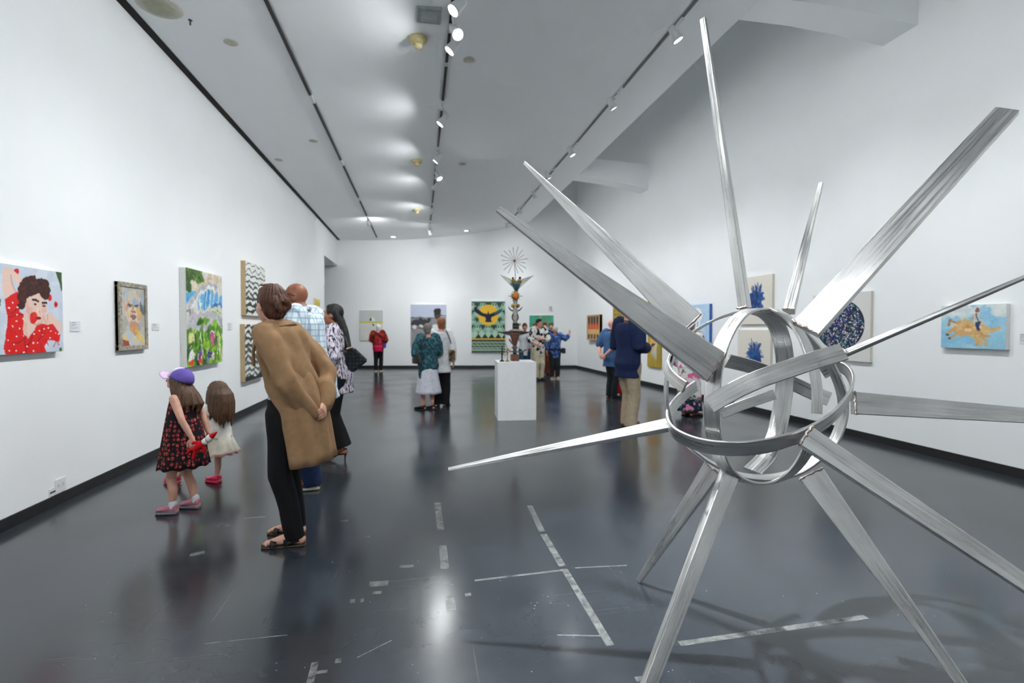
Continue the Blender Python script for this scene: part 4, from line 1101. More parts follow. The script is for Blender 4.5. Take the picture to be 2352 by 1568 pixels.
for k in range(17):
    a = 2 * PI * k / 17 + .2
    if abs(((a - PI / 2 + PI) % (2 * PI)) - PI) < .12: continue
    l = 25 + 8 * abs(math.sin(k * 2.3)); c, s = math.cos(a), math.sin(a)
    tube('spoke', [tp(1202 + 4 * c, 599.5 + 4 * s), tp(1202 + l * .55 * c, 599.5 + l * .55 * s, .01), tp(1202 + l * c + .8 * s, 599.5 + l * s)], [.35 * K, .5 * K, .65 * K], PEW, totem, 6)
st = tag(empty('wire_stand', tuple(map(float, pc + e1 * (1172 - 1203) * K - e2 * .12)) [:2] + (ph,), math.atan2(e1[1], e1[0])), 'thin black wire stand with loops at the left of the plinth top', 'ornament')
def sp2(dx, dy, y=0): return np.array([dx * K, y, dy * K])
V, Fc = lathe_vf([(6 * K, 0), (6 * K, 1 * K), (3 * K, 3 * K), (1.5 * K, 5 * K)], 14); mesh_obj('foot', V, Fc, DKM, st, True)
tube('stem', [sp2(0, 4), sp2(0, 14), sp2(0, 31)], [1 * K, 1.4 * K, 1.0 * K], DKM, st, 8)
for a in (9, 16, 23, 29): 
    V, Fc = ellipsoid_vf(sp2(0, a), [1.8 * K] * 3); mesh_obj('bead', V, Fc, DKM, st, True)
tube('loop', [sp2(6 + 6 * math.cos(a), 26 + 13 * math.sin(a)) for a in np.linspace(0, 2 * PI, 17)], .45 * K, DKM, st, 6)
tube('cross_wire', [sp2(0, 27), sp2(12, 27)], .6 * K, DKM, st, 6)
cs = tag(empty('brass_candlestick', tuple(map(float, pc + e1 * (1184 - 1203) * K - e2 * .16))[:2] + (ph,), math.atan2(e1[1], e1[0])), 'small brass candlestick on the plinth left of the totem', 'ornament')
V, Fc = lathe_vf([(r * K, z * K) for r, z in [(6, 0), (6, 1), (3, 3), (1.2, 5), (1, 14), (1.6, 16), (1, 18), (4, 20), (4, 21.5), (1, 22), (1, 26), (2, 28), (1, 31)]], 16); mesh_obj('stick', V, Fc, GLD, cs, True)
tube('handle', [sp2(0, 26), sp2(5, 29), sp2(8, 25), sp2(6, 21)], .6 * K, GLD, cs, 6)
# ================================================================== people: figure kit
def blob(name, vfs, voxel, mat, parent, smooth=4, fold=None, strands=None, flat_z=None, seed=0, extra=()):
    """weld closed shapes into one continuous skin and relax it"""
    V, Fc = merge_vf(*vfs)
    me = bpy.data.meshes.new('tmp'); me.from_pydata([tuple(map(float, v)) for v in V], [], Fc); me.update()
    bm = bmesh.new(); bm.from_mesh(me); bmesh.ops.recalc_face_normals(bm, faces=bm.faces); bm.to_mesh(me); bm.free()
    o = bpy.data.objects.new('tmp', me); TMP.objects.link(o)
    r = o.modifiers.new('r', 'REMESH'); r.mode = 'VOXEL'; r.voxel_size = voxel
    if smooth:
        s = o.modifiers.new('s', 'SMOOTH'); s.factor = 0.5; s.iterations = smooth
    dg = bpy.context.evaluated_depsgraph_get()
    out = bpy.data.meshes.new_from_object(o.evaluated_get(dg))
    bpy.data.objects.remove(o); bpy.data.meshes.remove(me)
    n = len(out.vertices)
    co = np.empty(n * 3); out.vertices.foreach_get('co', co); co = co.reshape(-1, 3)
    if fold or strands:
        no = np.empty(n * 3); out.vertices.foreach_get('normal', no); no = no.reshape(-1, 3)
        rs = np.random.RandomState(seed + 11)
        d = np.zeros(n)
        if fold:
            amp, freq, st = fold                       # st squashes the waves along z (drapes) or stretches them
            for k in range(7):
                w = rs.normal(0, 1, 3) * freq * np.array([1, 1, st]); d += np.sin(co @ w + rs.uniform(0, 6)) * amp / 3.2
        if strands:
            amp, freq = strands
            c = co.mean(0)
            an = np.arctan2(co[:, 0] - c[0], co[:, 1] - c[1])
            for k in range(6): d += np.sin(an * rs.randint(int(freq * .4), int(freq)) + co[:, 2] * rs.uniform(-14, 14) + rs.uniform(0, 6)) * amp / 2.6
        co = co + no * d[:, None]
    if flat_z is not None: co[:, 2] = np.maximum(co[:, 2], flat_z)
    out.vertices.foreach_set('co', co.ravel())
    out.name = name
    if extra:
        bm = bmesh.new(); bm.from_mesh(out)
        for e in extra:
            b = len(bm.verts); bm.from_mesh(e); bpy.data.meshes.remove(e)
        bm.to_mesh(out); bm.free()
    out.polygons.foreach_set('use_smooth', [True] * len(out.polygons)); out.update()
    return link(name, out, mat, parent)

TMP = bpy.data.collections.new('workbench'); COL.children.link(TMP)

def raw(vfs, voxel, smooth=2):
    V, Fc = merge_vf(*vfs)
    me = bpy.data.meshes.new('tmp'); me.from_pydata([tuple(map(float, v)) for v in V], [], Fc)
    bm = bmesh.new(); bm.from_mesh(me); bmesh.ops.recalc_face_normals(bm, faces=bm.faces); bm.to_mesh(me); bm.free()
    o = bpy.data.objects.new('tmp', me); TMP.objects.link(o)
    r = o.modifiers.new('r', 'REMESH'); r.mode = 'VOXEL'; r.voxel_size = voxel
    s = o.modifiers.new('s', 'SMOOTH'); s.factor = 0.5; s.iterations = smooth
    out = bpy.data.meshes.new_from_object(o.evaluated_get(bpy.context.evaluated_depsgraph_get()))
    bpy.data.objects.remove(o); bpy.data.meshes.remove(me)
    return out

def unit(v): v = np.array(v, float); return v / (np.linalg.norm(v) + 1e-9)

def loft_vf(secs, n=22, ripple=None, caps=True):
    """secs: (centre, x-axis, y-axis, rx, ry)"""
    V, Fc = [], []
    for j, (c, ax, ay, rx, ry) in enumerate(secs):
        for k in range(n):
            a = 2 * PI * k / n
            m = 1.0
            if ripple: m = 1 + ripple(a, j / (len(secs) - 1))
            V.append(np.array(c) + ax * math.cos(a) * rx * m + ay * math.sin(a) * ry * m)
    for i in range(len(secs) - 1):
        for k in range(n): Fc.append((i * n + k, i * n + (k + 1) % n, (i + 1) * n + (k + 1) % n, (i + 1) * n + k))
    if caps:
        Fc.append(tuple(reversed(range(n)))); Fc.append(tuple(range((len(secs) - 1) * n, len(secs) * n)))
    return V, Fc

def hand_vf(w, d, nrm, size, side, curl=0.5, spread=1.0):
    """palm with four fingers and a thumb; d points to the fingers, nrm out of the back of the hand"""
    d = unit(d); nrm = unit(np.array(nrm) - d * (np.array(nrm) @ d)); sx = np.cross(d, nrm) * side     # towards the thumb
    s = size / 0.19
    out = []
    w = np.array(w, float)
    secs = []
    for t, hw, hd in ((-.02, .024, .020), (.015, .030, .019), (.05, .040, .017), (.085, .042, .015), (.098, .038, .012)):
        secs.append((w + d * t * s, sx, nrm, hw * s, hd * s))
    out.append(loft_vf(secs, 14))
    for i, (off, l, r) in enumerate([(.029, .072, .0095), (.010, .080, .0098), (-.010, .074, .0094), (-.028, .058, .0085)]):
        b = w + d * .088 * s + sx * off * s
        P, R = [b - d * .012 * s, b], [r * s, r * s]
        an = 0.0
        p = b
        for q, f in enumerate((.45, .32, .23)):
            an += curl * (0.75, 0.95, 0.6)[q]
            dd = d * math.cos(an) - nrm * math.sin(an) + sx * off * 2.2 * spread * math.cos(an)
            p = p + unit(dd) * l * f * s
            P.append(p); R.append(r * s * (1 - .1 * (q + 1)))
        out.append(tube_vf(P, R, 8))
    b = w + d * .022 * s + sx * .026 * s
    t1 = b + (d * .55 + sx * .65 - nrm * .25 * (0.5 + curl)) * .042 * s; t2 = t1 + (d * .8 + sx * .25 - nrm * .45 * curl) * .036 * s; t3 = t2 + (d * .9 - sx * .05 - nrm * .4 * curl) * .026 * s
    out.append(tube_vf([b, t1, t2, t3], [.014 * s, .0125 * s, .0105 * s, .009 * s], 8))
    return out

def rotm(yaw, pitch, roll=0.0):
    """yaw turns right, pitch tips the face up"""
    return np.array(Matrix.Rotation(-yaw, 3, 'Z') @ Matrix.Rotation(pitch, 3, 'X') @ Matrix.Rotation(roll, 3, 'Y'))

class Fig: pass
def figure(label, foot_px, h, phi, skin, hh=None, lean=0.0, side=0.0, twist=0.0, head=(0, 0), hip=(0, 0), hipz=.515, feet=None, arms=None, build=1.0, hands=(.5, .5),
           voxel=.011, belly=0.0, loc=None, hand_dirs=None, shoulder=.105, face=True, group='gallery visitors', hand_nrm=None, head_roll=0.0, no_legs=False, headoff=(0, 0)):
    f = Fig()
    p = on_z(*foot_px) if loc is None else np.array(loc)
    f.root = tag(empty('person', (float(p[0]), float(p[1]), 0), -phi), label, 'person', group)
    f.h = h; hh = hh or .13 * h; f.hh = hh; f.voxel = voxel; f.build = build
    X0 = np.array([1.0, 0, 0]); Y0 = np.array([0, 1.0, 0]); Z0 = np.array([0, 0, 1.0])
    Hc = np.array([hip[0], hip[1], hipz * h]); f.Hc = Hc
    U = unit([math.sin(side), math.sin(lean), math.cos(lean)]); f.U = U
    Xt = np.array([math.cos(twist), -math.sin(twist), 0]); Xt = unit(Xt - U * (Xt @ U)); Yt = np.cross(U, Xt); f.Xt, f.Yt = Xt, Yt
    tl = h - hh - .03 * h - hipz * h                                        # hip centre to neck base
    f.tl = tl
    f.neck = Hc + U * tl
    f.sh = {s: Hc + U * (tl - .012 * h) + Xt * s * shoulder * h * build ** .5 for s in (-1, 1)}
    f.R = rotm(head[0] + twist, head[1] - lean * .4, head_roll)
    f.headc = f.neck + U * .012 * h + unit(U * .7 + Z0 * .3) * (hh * .56) + Yt * (.02 * h + headoff[1]) + Xt * headoff[0]
    f.feet = feet or {-1: (-.05 * h, 0, -.1), 1: (.05 * h, 0.02 * h, .1)}
    if -1 not in f.feet: f.feet = {-1: f.feet[0], 1: f.feet[1]}
    f.hipj = {s: Hc + X0 * s * .05 * h * build ** .5 - Z0 * .01 * h for s in (-1, 1)}
    f.ank, f.knee = {}, {}
    for s in (-1, 1):
        fx, fy, yw = f.feet[s][:3]; lift = f.feet[s][3] if len(f.feet[s]) > 3 else 0
        a = np.array([fx, fy, .045 * h + lift]); f.ank[s] = a
        m = (f.hipj[s] * .48 + a * .52)
        f.knee[s] = m + np.array([math.sin(yw), math.cos(yw), 0]) * .012 * h + np.array([0, .02 * h + lift * .6, 0])
    f.elb, f.wri = {}, {}
    for s in (-1, 1):
        e, w = (arms or {}).get(s, ((.025, -.02, -.175), (.03, .03, -.32)))
        f.elb[s] = f.sh[s] + h * np.array([e[0] * s, e[1], e[2]]); f.wri[s] = f.sh[s] + h * np.array([w[0] * s, w[1], w[2]])
    b = build
    # torso sections used by body and clothes: (distance up from hip centre, half width, half depth, forward shift)
    f.tor = [(-.055 * h, .085 * h * b, .060 * h * b, -.004 * h), (.0, .098 * h * b, .068 * h * b, -.006 * h), (.045 * h, .093 * h * b, .062 * h * b + belly * .5 * h, belly * .3 * h), (tl * .36, .084 * h * b, .056 * h * b + belly * h, .004 * h + belly * .6 * h),
             (tl * .6, .094 * h * b, .062 * h * b + belly * .5 * h, .006 * h + belly * .3 * h), (tl * .8, .104 * h * b, .062 * h * b, .0), (tl * .93, .095 * h * b, .050 * h * b, -.006 * h), (tl * .99, .055 * h, .038 * h, -.006 * h), (tl * 1.0, .036 * h, .034 * h, -.002 * h)]
    def torso(grow=0.0, lo=0, hi=None, drop=0.0, flare=0.0):
        S = []
        for (z, rx, ry, fy) in f.tor[lo:hi]: S.append((Hc + U * z + Yt * fy, Xt, Yt, rx + grow, ry + grow))
        if drop:
            z, rx, ry, fy = f.tor[lo]; S.insert(0, (Hc + U * (z - drop) + Yt * fy, Xt, Yt, rx + grow + flare, ry + grow + flare))
        return S
    f.torso = torso
    hs = hh / .235
    HR = lambda c, r, n=16, m=11: ellipsoid_vf(f.headc + f.R @ (np.array(c) * hs), [x * hs for x in r], f.R, n, m)
    f.HR = HR; f.HP = lambda c: f.headc + f.R @ (np.array(c) * hs); f.hs = hs
    vf = [loft_vf(torso(-.012 * h))]
    vf += [HR((0, -.012, .022), (.074, .095, .094)), HR((0, .028, -.035), (.060, .064, .080)), HR((0, .055, -.088), (.030, .028, .026)), HR((0, .062, .026), (.052, .030, .020)),
           HR((.034, .05, -.025), (.028, .034, .03)), HR((-.034, .05, -.025), (.028, .034, .03)),
           tube_vf([f.HP((0, .088, .012)), f.HP((0, .104, -.020)), f.HP((0, .104, -.030))], [.010 * hs, .014 * hs, .015 * hs], 8),
           HR((0, .088, -.056), (.026, .014, .013))]
    for s in (-1, 1): vf.append(HR((s * .076, -.006, -.012), (.010, .024, .032), 10, 7))
    vf.append(tube_vf([f.neck - U * .035 * h, f.neck + U * .01 * h, f.headc - f.R @ np.array([0, .02, .05]) * hs], [.036 * h * b ** .5, .030 * h * b ** .5, .029 * h * b ** .5], 14))
    hands_m = []
    for s in (-1, 1):
        vf.append(tube_vf([f.sh[s], (f.sh[s] + f.elb[s]) / 2, f.elb[s], (f.elb[s] * .6 + f.wri[s] * .4), f.wri[s]], [.030 * h * b ** .5, .027 * h * b ** .5, .022 * h, .0215 * h, .0155 * h], 12))
        fd = unit(f.wri[s] - f.elb[s])
        hd = fd if not hand_dirs or s not in hand_dirs else unit(hand_dirs[s])
        nr = np.array([s * 1.0, -.3, 0]) if not hand_nrm or s not in hand_nrm else np.array(hand_nrm[s], float)
        hv = hand_vf(f.wri[s], hd, nr, .108 * h, -s if True else s, hands[0 if s < 0 else 1])
        hands_m.append(raw(hv, .0042 if h > 1.3 else .0034, 2))
        if not no_legs:
            vf.append(tube_vf([f.hipj[s], (f.hipj[s] + f.knee[s]) / 2, f.knee[s], (f.knee[s] * .6 + f.ank[s] * .4) - np.array([0, .012 * h, 0]), f.ank[s]], [.052 * h * b ** .5, .044 * h * b ** .5, .031 * h, .030 * h, .020 * h], 12))
            yw = f.feet[s][2]; fo = np.array([math.sin(yw), math.cos(yw), 0])
            lf = f.feet[s][3] if len(f.feet[s]) > 3 else 0
            vf.append(tube_vf([f.ank[s] - fo * .025 * h - Z0 * .022 * h, f.ank[s] + fo * .03 * h - Z0 * .016 * h, f.ank[s] + fo * .085 * h - Z0 * .029 * h, f.ank[s] + fo * .105 * h - Z0 * .033 * h], [.019 * h, .021 * h, .014 * h, .010 * h], 10))
    f.body = blob('body', vf, voxel, skin, f.root, 5, extra=hands_m, flat_z=.004)
    if face:
        for s in (-1, 1):
            V, Fc = HR((s * .030, .077, .006), (.014, .012, .008), 10, 7); e = mesh_obj('eye', V, Fc, EYE_W, f.root, True)
            V, Fc = HR((s * .030, .0865, .006), (.0065, .004, .0065), 8, 6); mesh_obj('iris', V, Fc, EYE_D, e, True)
            mesh_obj('eyebrow', *tube_vf([f.HP((s * .014, .094, .030)), f.HP((s * .032, .092, .036)), f.HP((s * .050, .078, .030))], [.003 * hs, .0045 * hs, .002 * hs], 6), BROW, f.root, True)
        V, Fc = merge_vf(HR((0, .099, -.052), (.023, .007, .005), 12, 7), HR((0, .098, -.060), (.020, .008, .0055), 12, 7)); mesh_obj('mouth', V, Fc, LIPS, f.root, True)
    return f
EYE_W = pm('eye_white', (.90, .88, .86), .3, .01); EYE_D = pm('eye_iris', (.15, .10, .08), .2, .05); LIPS = pm('lips', (.66, .38, .36), .5, .05); BROW = pm('eyebrow_hair', (.24, .17, .13), .7, .1)
def skinm(name, rgb): return pm(name, rgb, .5, .05, 14, bump=.05, bscale=200, spec=.4)
SK_L = skinm('fair_skin', (.86, .66, .57)); SK_P = skinm('pink_skin', (.87, .63, .55)); SK_T = skinm('tan_skin', (.76, .55, .45)); SK_D = skinm('brown_skin', (.56, .35, .26)); SK_M = skinm('warm_brown_skin', (.66, .44, .33))

def sleeve_vf(f, s, r=(.040, .036, .032, .026), grow=0.0, to=1.0):
    """sleeve down to a share of the way to the wrist (1 = full, .5 = elbow)"""
    h = f.h
    P = [f.sh[s] - f.Xt * s * .02 * h, (f.sh[s] + f.elb[s]) / 2, f.elb[s]]
    R = [r[0] * h * f.build ** .5 + grow, r[1] * h * f.build ** .4 + grow, r[2] * h + grow]
    if to > .5:
        t = (to - .5) * 2
        P += [f.elb[s] + (f.wri[s] - f.elb[s]) * t * .5, f.elb[s] + (f.wri[s] - f.elb[s]) * t]; R += [(r[2] * .6 + r[3] * .4) * h + grow, r[3] * h + grow]
    else: P[-1] = f.sh[s] + (f.elb[s] - f.sh[s]) * to * 2
    return tube_vf(P, R, 14)

def top(f, mat, name='shirt', grow=.012, to=1.0, drop=.02, flare=0.0, r=(.040, .036, .032, .026), fold=(.005, 26, .5), voxel=None, lo=0, sleeves=(-1, 1), smooth=5, hi=8):
    h = f.h
    S = f.torso(grow, lo, hi, drop * h, flare)
    vf = [loft_vf(S, 26)]
    for s in sleeves: vf.append(sleeve_vf(f, s, r, grow * .3, to))
    return blob(name, vf, voxel or f.voxel, mat, f.root, smooth, fold, seed=int(h * 1000))

def trousers(f, mat, name='trousers', r=(.060, .050, .040, .036, .032), top_up=.05, to=1.0, fold=(.005, 24, .5), voxel=None, grow=.006, hem=.02):
    h = f.h; b = f.build
    S = [(f.Hc + f.U * z + f.Yt * fy, f.Xt, f.Yt, rx + grow, ry + grow) for z, rx, ry, fy in f.tor[:3]]
    z, rx, ry, fy = f.tor[2]
    S[-1] = (f.Hc + f.U * top_up * h + f.Yt * fy, f.Xt, f.Yt, rx + grow, ry + grow)
    vf = [loft_vf(S, 24)]
    for s in (-1, 1):
        A = f.ank[s] - np.array([0, .004 * h, (.045 - hem) * h])
        P = [f.hipj[s] + np.array([0, 0, .0]), f.hipj[s] * .6 + f.knee[s] * .4, f.knee[s], f.knee[s] * .5 + A * .5 - np.array([0, .006 * h, 0]), A]
        if to < 1: P = P[:3]; P[2] = f.hipj[s] + (f.knee[s] - f.hipj[s]) * to * 2
        R = [x * h * b ** .5 for x in r][:len(P)]
        vf.append(tube_vf(P, R, 16, cap=False)); vf.append(ellipsoid_vf(P[0], [R[0]] * 3))
    return blob(name, vf, voxel or f.voxel, mat, f.root, 4, fold, seed=int(h * 997), flat_z=.006)

def skirt(f, mat, z0, z1, r0, r1, name='skirt', k=9, amp=.07, n=72, off=(0, 0), rows=12, seed=1, d=.75, thick=.006, pw=1.0):
    """hanging cloth from height z0 (half width r0) to hem z1 (half width r1), open below"""
    rs = np.random.RandomState(seed); ph = rs.uniform(0, 6, 3)
    V, Fc = [], []
    def ringz(z, t, inset):
        c = f.Hc + (f.U / f.U[2]) * (z - f.Hc[2]) if z > f.Hc[2] else np.array([f.Hc[0] + off[0] * t, f.Hc[1] + off[1] * t, z])
        c = np.array([c[0], c[1], z])
        r = r0 + (r1 - r0) * t ** pw
        for q in range(n):
            a = 2 * PI * q / n
            m = 1 + amp * t * (math.sin(k * a + ph[0]) * .6 + math.sin((k + 4) * a + ph[1]) * .3 + math.sin(3 * a + ph[2]) * .35)
            V.append(c + f.Xt * math.cos(a) * (r * m - inset) + np.array([f.Yt[0], f.Yt[1], 0]) * math.sin(a) * (r * m * (d + (1 - d) * t * .6) - inset) + np.array([0, 0, .006 * t * math.sin(k * a + ph[1])]))
    for j in range(rows): t = j / (rows - 1); ringz(z0 + (z1 - z0) * t, t, 0)
    for j in range(3): t = 1 - j * .12; ringz(z0 + (z1 - z0) * t, t, thick)
    m = rows + 3
    for i in range(m - 1):
        for q in range(n): Fc.append((i * n + q, i * n + (q + 1) % n, (i + 1) * n + (q + 1) % n, (i + 1) * n + q))
    Fc.append(tuple(range(n)))
    return mesh_obj(name, V, Fc, mat, f.root, True)

def shoe(f, s, mat, sole, L=.155, W=.030, Ht=.045, name='shoe', solez=.012, back=.035, open_top=False):
    h = f.h
    yw = f.feet[s][2]; lf = f.feet[s][3] if len(f.feet[s]) > 3 else 0
    fo = np.array([math.sin(yw), math.cos(yw), 0]); sx = np.array([math.cos(yw), -math.sin(yw), 0]); Z = np.array([0, 0, 1.0])
    a = np.array([f.ank[s][0], f.ank[s][1], lf])
    st = [(-back, .6, .75), (-back + .008, .85, 1.0), (0, .92, 1.05), (.03, .92, .85), (.065, 1.05, .62), (.095, 1.0, .5), (L - back - .012, .75, .42), (L - back, .4, .3)]
    secs, ss = [], []
    for y, w, z in st:
        c = a + fo * y * h
        secs.append((c + Z * (solez * h + Ht * h * z * .5), sx, Z, W * h * w, Ht * h * z * .5)); ss.append((c + Z * solez * .5 * h, sx, Z, W * h * w * 1.08 + .002, solez * h * .62))
    o = blob(name, [loft_vf(secs, 16)], .006 if h > 1.3 else .0045, mat, f.root, 2, flat_z=.003 + lf)
    V, Fc = loft_vf(ss, 16); V = [np.array([v[0], v[1], max(v[2], lf + .0005)]) for v in V]
    mesh_obj('sole', V, Fc, sole, o, False)
    return o
def shoes(f, mat, sole, **k):
    for s in (-1, 1): shoe(f, s, mat, sole, **k)

def cap_hair(f, mat, name='hair', parts=(), grow=.010, back=True, voxel=.007, strands=(.0022, 46), front=.03, smooth=3):
    """hair over the skull (parts: more closed shapes), leaving the face free"""
    vf = [f.HR((0, -.024, .036), (.080 + grow * .4, .096 + grow * .5, .090 + grow))]
    if back: vf.append(f.HR((0, -.055, -.02), (.074, .062, .075)))
    vf.append(f.HR((0, front, .088), (.058, .045, .035)))
    vf += list(parts)
    return blob(name, vf, voxel, mat, f.root, smooth, None, strands, seed=3)
HAIR = lambda n, c, r=.45: pm(n, c, r, .28, 30, stretch=(6, 6, .8), bump=.35, bscale=70, spec=.45)

def ring_strap(name, P, w, th, mat, parent, nrm_from=None):
    """flat strap through points"""
    Q = catmull(P, 6); V, Fc = [], []
    c0 = np.mean(Q, 0) if nrm_from is None else np.array(nrm_from)
    for i, q in enumerate(Q):
        t = unit(Q[min(i + 1, len(Q) - 1)] - Q[max(i - 1, 0)]); n = q - c0; n = unit(n - t * (n @ t)); s = np.cross(t, n)
        for a, b in ((-1, -1), (1, -1), (1, 1), (-1, 1)): V.append(q + s * a * w / 2 + n * b * th / 2)
    for i in range(len(Q) - 1):
        for k in range(4): Fc.append((4 * i + k, 4 * i + (k + 1) % 4, 4 * i + 4 + (k + 1) % 4, 4 * i + 4 + k))
    Fc += [(3, 2, 1, 0), tuple(range(4 * len(Q) - 4, 4 * len(Q)))]
    return mesh_obj(name, V, Fc, mat, parent, True)

# ---------------------------------------------------------------- printed cloths
def cloth_mat(name, build):
    m = bpy.data.materials.new(name); m.use_nodes = True
    nt = m.node_tree; N, L = nt.nodes, nt.links
    b = N['Principled BSDF']; b.inputs['Roughness'].default_value = .8; b.inputs['Specular IOR Level'].default_value = .25
    tc = N.new('ShaderNodeTexCoord')
    def mapping(sc, rot=(0, 0, 0)):
        mp = N.new('ShaderNodeMapping'); mp.inputs['Scale'].default_value = sc; mp.inputs['Rotation'].default_value = rot
        L.new(tc.outputs['Object'], mp.inputs['Vector']); return mp.outputs[0]
    def ramp(src, stops, const=False):
        r = N.new('ShaderNodeValToRGB'); e = r.color_ramp.elements
        if const: r.color_ramp.interpolation = 'CONSTANT'
        e[0].position, e[0].color = stops[0][0], (*lin(stops[0][1]), 1); e[1].position, e[1].color = stops[-1][0], (*lin(stops[-1][1]), 1)
        for p, c in stops[1:-1]: x = e.new(p); x.color = (*lin(c), 1)
        L.new(src, r.inputs[0]); return r.outputs[0]
    def mix(fac, a, c, mode='MIX'):
        x = N.new('ShaderNodeMixRGB'); x.blend_type = mode
        if hasattr(fac, 'links'): L.new(fac, x.inputs[0])
        else: x.inputs[0].default_value = fac
        for s, i in ((a, 1), (c, 2)):
            if hasattr(s, 'links'): L.new(s, x.inputs[i])
            else: x.inputs[i].default_value = (*lin(s), 1)
        return x.outputs[0]
    def noise(vec, scale, detail=3, dist=0.0):
        n = N.new('ShaderNodeTexNoise'); n.inputs['Scale'].default_value = scale; n.inputs['Detail'].default_value = detail; n.inputs['Distortion'].default_value = dist; L.new(vec, n.inputs['Vector']); return n.outputs['Fac']
    def wave(vec, scale, axis, dist=0.0):
        w = N.new('ShaderNodeTexWave'); w.bands_direction = axis; w.inputs['Scale'].default_value = scale; w.inputs['Distortion'].default_value = dist; w.inputs['Detail'].default_value = 2; L.new(vec, w.inputs['Vector']); return w.outputs['Fac']
    def voro(vec, scale, out='Distance', rnd=1.0, feature='F1'):
        v = N.new('ShaderNodeTexVoronoi'); v.inputs['Scale'].default_value = scale; v.inputs['Randomness'].default_value = rnd; v.feature = feature; L.new(vec, v.inputs['Vector']); return v.outputs[out]
    col = build(mapping, ramp, mix, noise, wave, voro)
    L.new(col, b.inputs['Base Color'])
    MATS[name] = m
    return m
W_, K_ = (1, 1, 1), (0, 0, 0)
PLAID = cloth_mat('pale_plaid_cotton', lambda M, R, X, N, W, V: X(R(W(M((1, 1, 1)), 6.5, 'X'), [(.80, K_), (.92, (.75, .75, .75))]), X(R(W(M((1, 1, 1)), 6.5, 'Y'), [(.8, K_), (.92, (.75,) * 3)]), X(R(W(M((1, 1, 1)), 6.0, 'Z'), [(.8, K_), (.92, (.8,) * 3)]), X(N(M((1, 1, 1)), 5), (.88, .92, .95), (.80, .87, .91)), (.52, .64, .72)), (.50, .60, .68)), (.42, .54, .62)))
CHECK = cloth_mat('black_white_patch_print', lambda M, R, X, N, W, V: R(N(M((1, 1, .8)), 11, 1), [(.0, (.90, .90, .88)), (.52, (.90, .90, .88)), (.56, (.07, .07, .08)), (1, (.06, .06, .07))]))
PRINT = cloth_mat('grey_streaked_print', lambda M, R, X, N, W, V: X(R(N(M((2.6, 2.6, .7)), 24, 4), [(.42, K_), (.52, W_)]), (.20, .18, .22), (.80, .77, .82)))
FLOR_R = cloth_mat('dark_red_floral', lambda M, R, X, N, W, V: X(R(V(M((1, 1, .85)), 34, 'Distance', .5), [(.36, W_), (.44, K_)]), (.11, .08, .10), R(V(M((1, 1, .8)), 95), [(.1, (.90, .70, .56)), (.32, (.74, .28, .26)), (.7, (.50, .13, .15))])))
FLOR_G = cloth_mat('pink_green_floral_on_white', lambda M, R, X, N, W, V: X(R(N(M((1, 1, 1)), 8, 2), [(.55, K_), (.58, W_)]), X(R(N(M((1, 1, 1)), 11, 2), [(.40, W_), (.43, K_)]), (.88, .86, .86), (.24, .50, .30)), (.88, .42, .58)))
FLOR_N = cloth_mat('pink_floral_on_navy', lambda M, R, X, N, W, V: X(R(N(M((1, 1, 1)), 13, 2), [(.55, K_), (.58, W_)]), X(R(N(M((1, 1, 1)), 16, 2), [(.39, W_), (.42, K_)]), (.08, .16, .25), (.22, .48, .36)), (.86, .52, .66)))
TEALP = cloth_mat('teal_mottled_knit', lambda M, R, X, N, W, V: R(N(M((1, 1, 1)), 22, 4), [(.35, (.10, .20, .24)), (.5, (.16, .32, .37)), (.65, (.30, .46, .48))]))
BLUEP = cloth_mat('blue_mottled_blouse', lambda M, R, X, N, W, V: R(N(M((1, 1, 1)), 15, 4), [(.35, (.12, .20, .38)), (.52, (.22, .36, .60)), (.68, (.46, .58, .78))]))
REDP = cloth_mat('rust_red_patterned_shawl', lambda M, R, X, N, W, V: R(N(M((1, 1, 1)), 9, 3), [(.40, (.26, .11, .10)), (.52, (.56, .13, .10)), (.66, (.68, .24, .14))]))
def solid(n, c, r=.8, **k): return pm(n, c, r, .06, 20, bump=k.pop('bump', .2), bscale=k.pop('bscale', 160), spec=.25, **k)
BLACKC = solid('black_cloth', (.075, .075, .085)); WHITEC = solid('white_cloth', (.86, .87, .89)); SKIRTW = solid('pale_skirt_cloth', (.80, .80, .84)); KHAKI = solid('khaki_cotton', (.66, .60, .51)); CREAMC = solid('cream_cotton', (.80, .77, .66))
NAVY = solid('navy_wool', (.10, .15, .29)); JEAN = solid('dark_denim', (.14, .20, .34)); TEALJ = solid('teal_denim', (.16, .30, .40)); CAMEL = solid('camel_wool', (.62, .49, .36), .85, bump=.12, bscale=260); BLUEC = solid('steel_blue_cotton', (.25, .38, .55)); CHAR = solid('charcoal_cloth', (.14, .16, .17)); REDC = solid('deep_red_cloth', (.62, .05, .07)); IVORY = solid('ivory_cotton', (.93, .91, .87)); MAG = solid('magenta_cloth', (.78, .10, .28)); RUSTC = solid('rust_cloth', (.44, .22, .15)); NAVYS = solid('navy_shorts_cloth', (.22, .20, .40)); WTOP = solid('white_top_cloth', (.84, .85, .86)); PALEB = solid('pale_blue_linen', (.80, .84, .90))
LEA_B = pm('black_leather', (.07, .07, .08), .35, .1, 30); LEA_T = pm('tan_leather', (.66, .35, .20), .5, .1, 30); LEA_R = pm('red_brown_leather', (.45, .17, .12), .4, .1, 30); SOLE_W = pm('white_rubber', (.86, .85, .78), .6, .03, 30); SOLE_B = pm('black_rubber', (.08, .08, .08), .6, .05, 30); SOLE_G = pm('grey_rubber', (.45, .43, .48), .6, .05, 30); PINKS = pm('pink_suede', (.76, .50, .56), .8, .08, 30); PINKR = pm('hot_pink_rubber', (.92, .16, .36), .45, .04, 30); REDS = pm('red_canvas_shoe', (.90, .12, .18), .6, .04, 30)
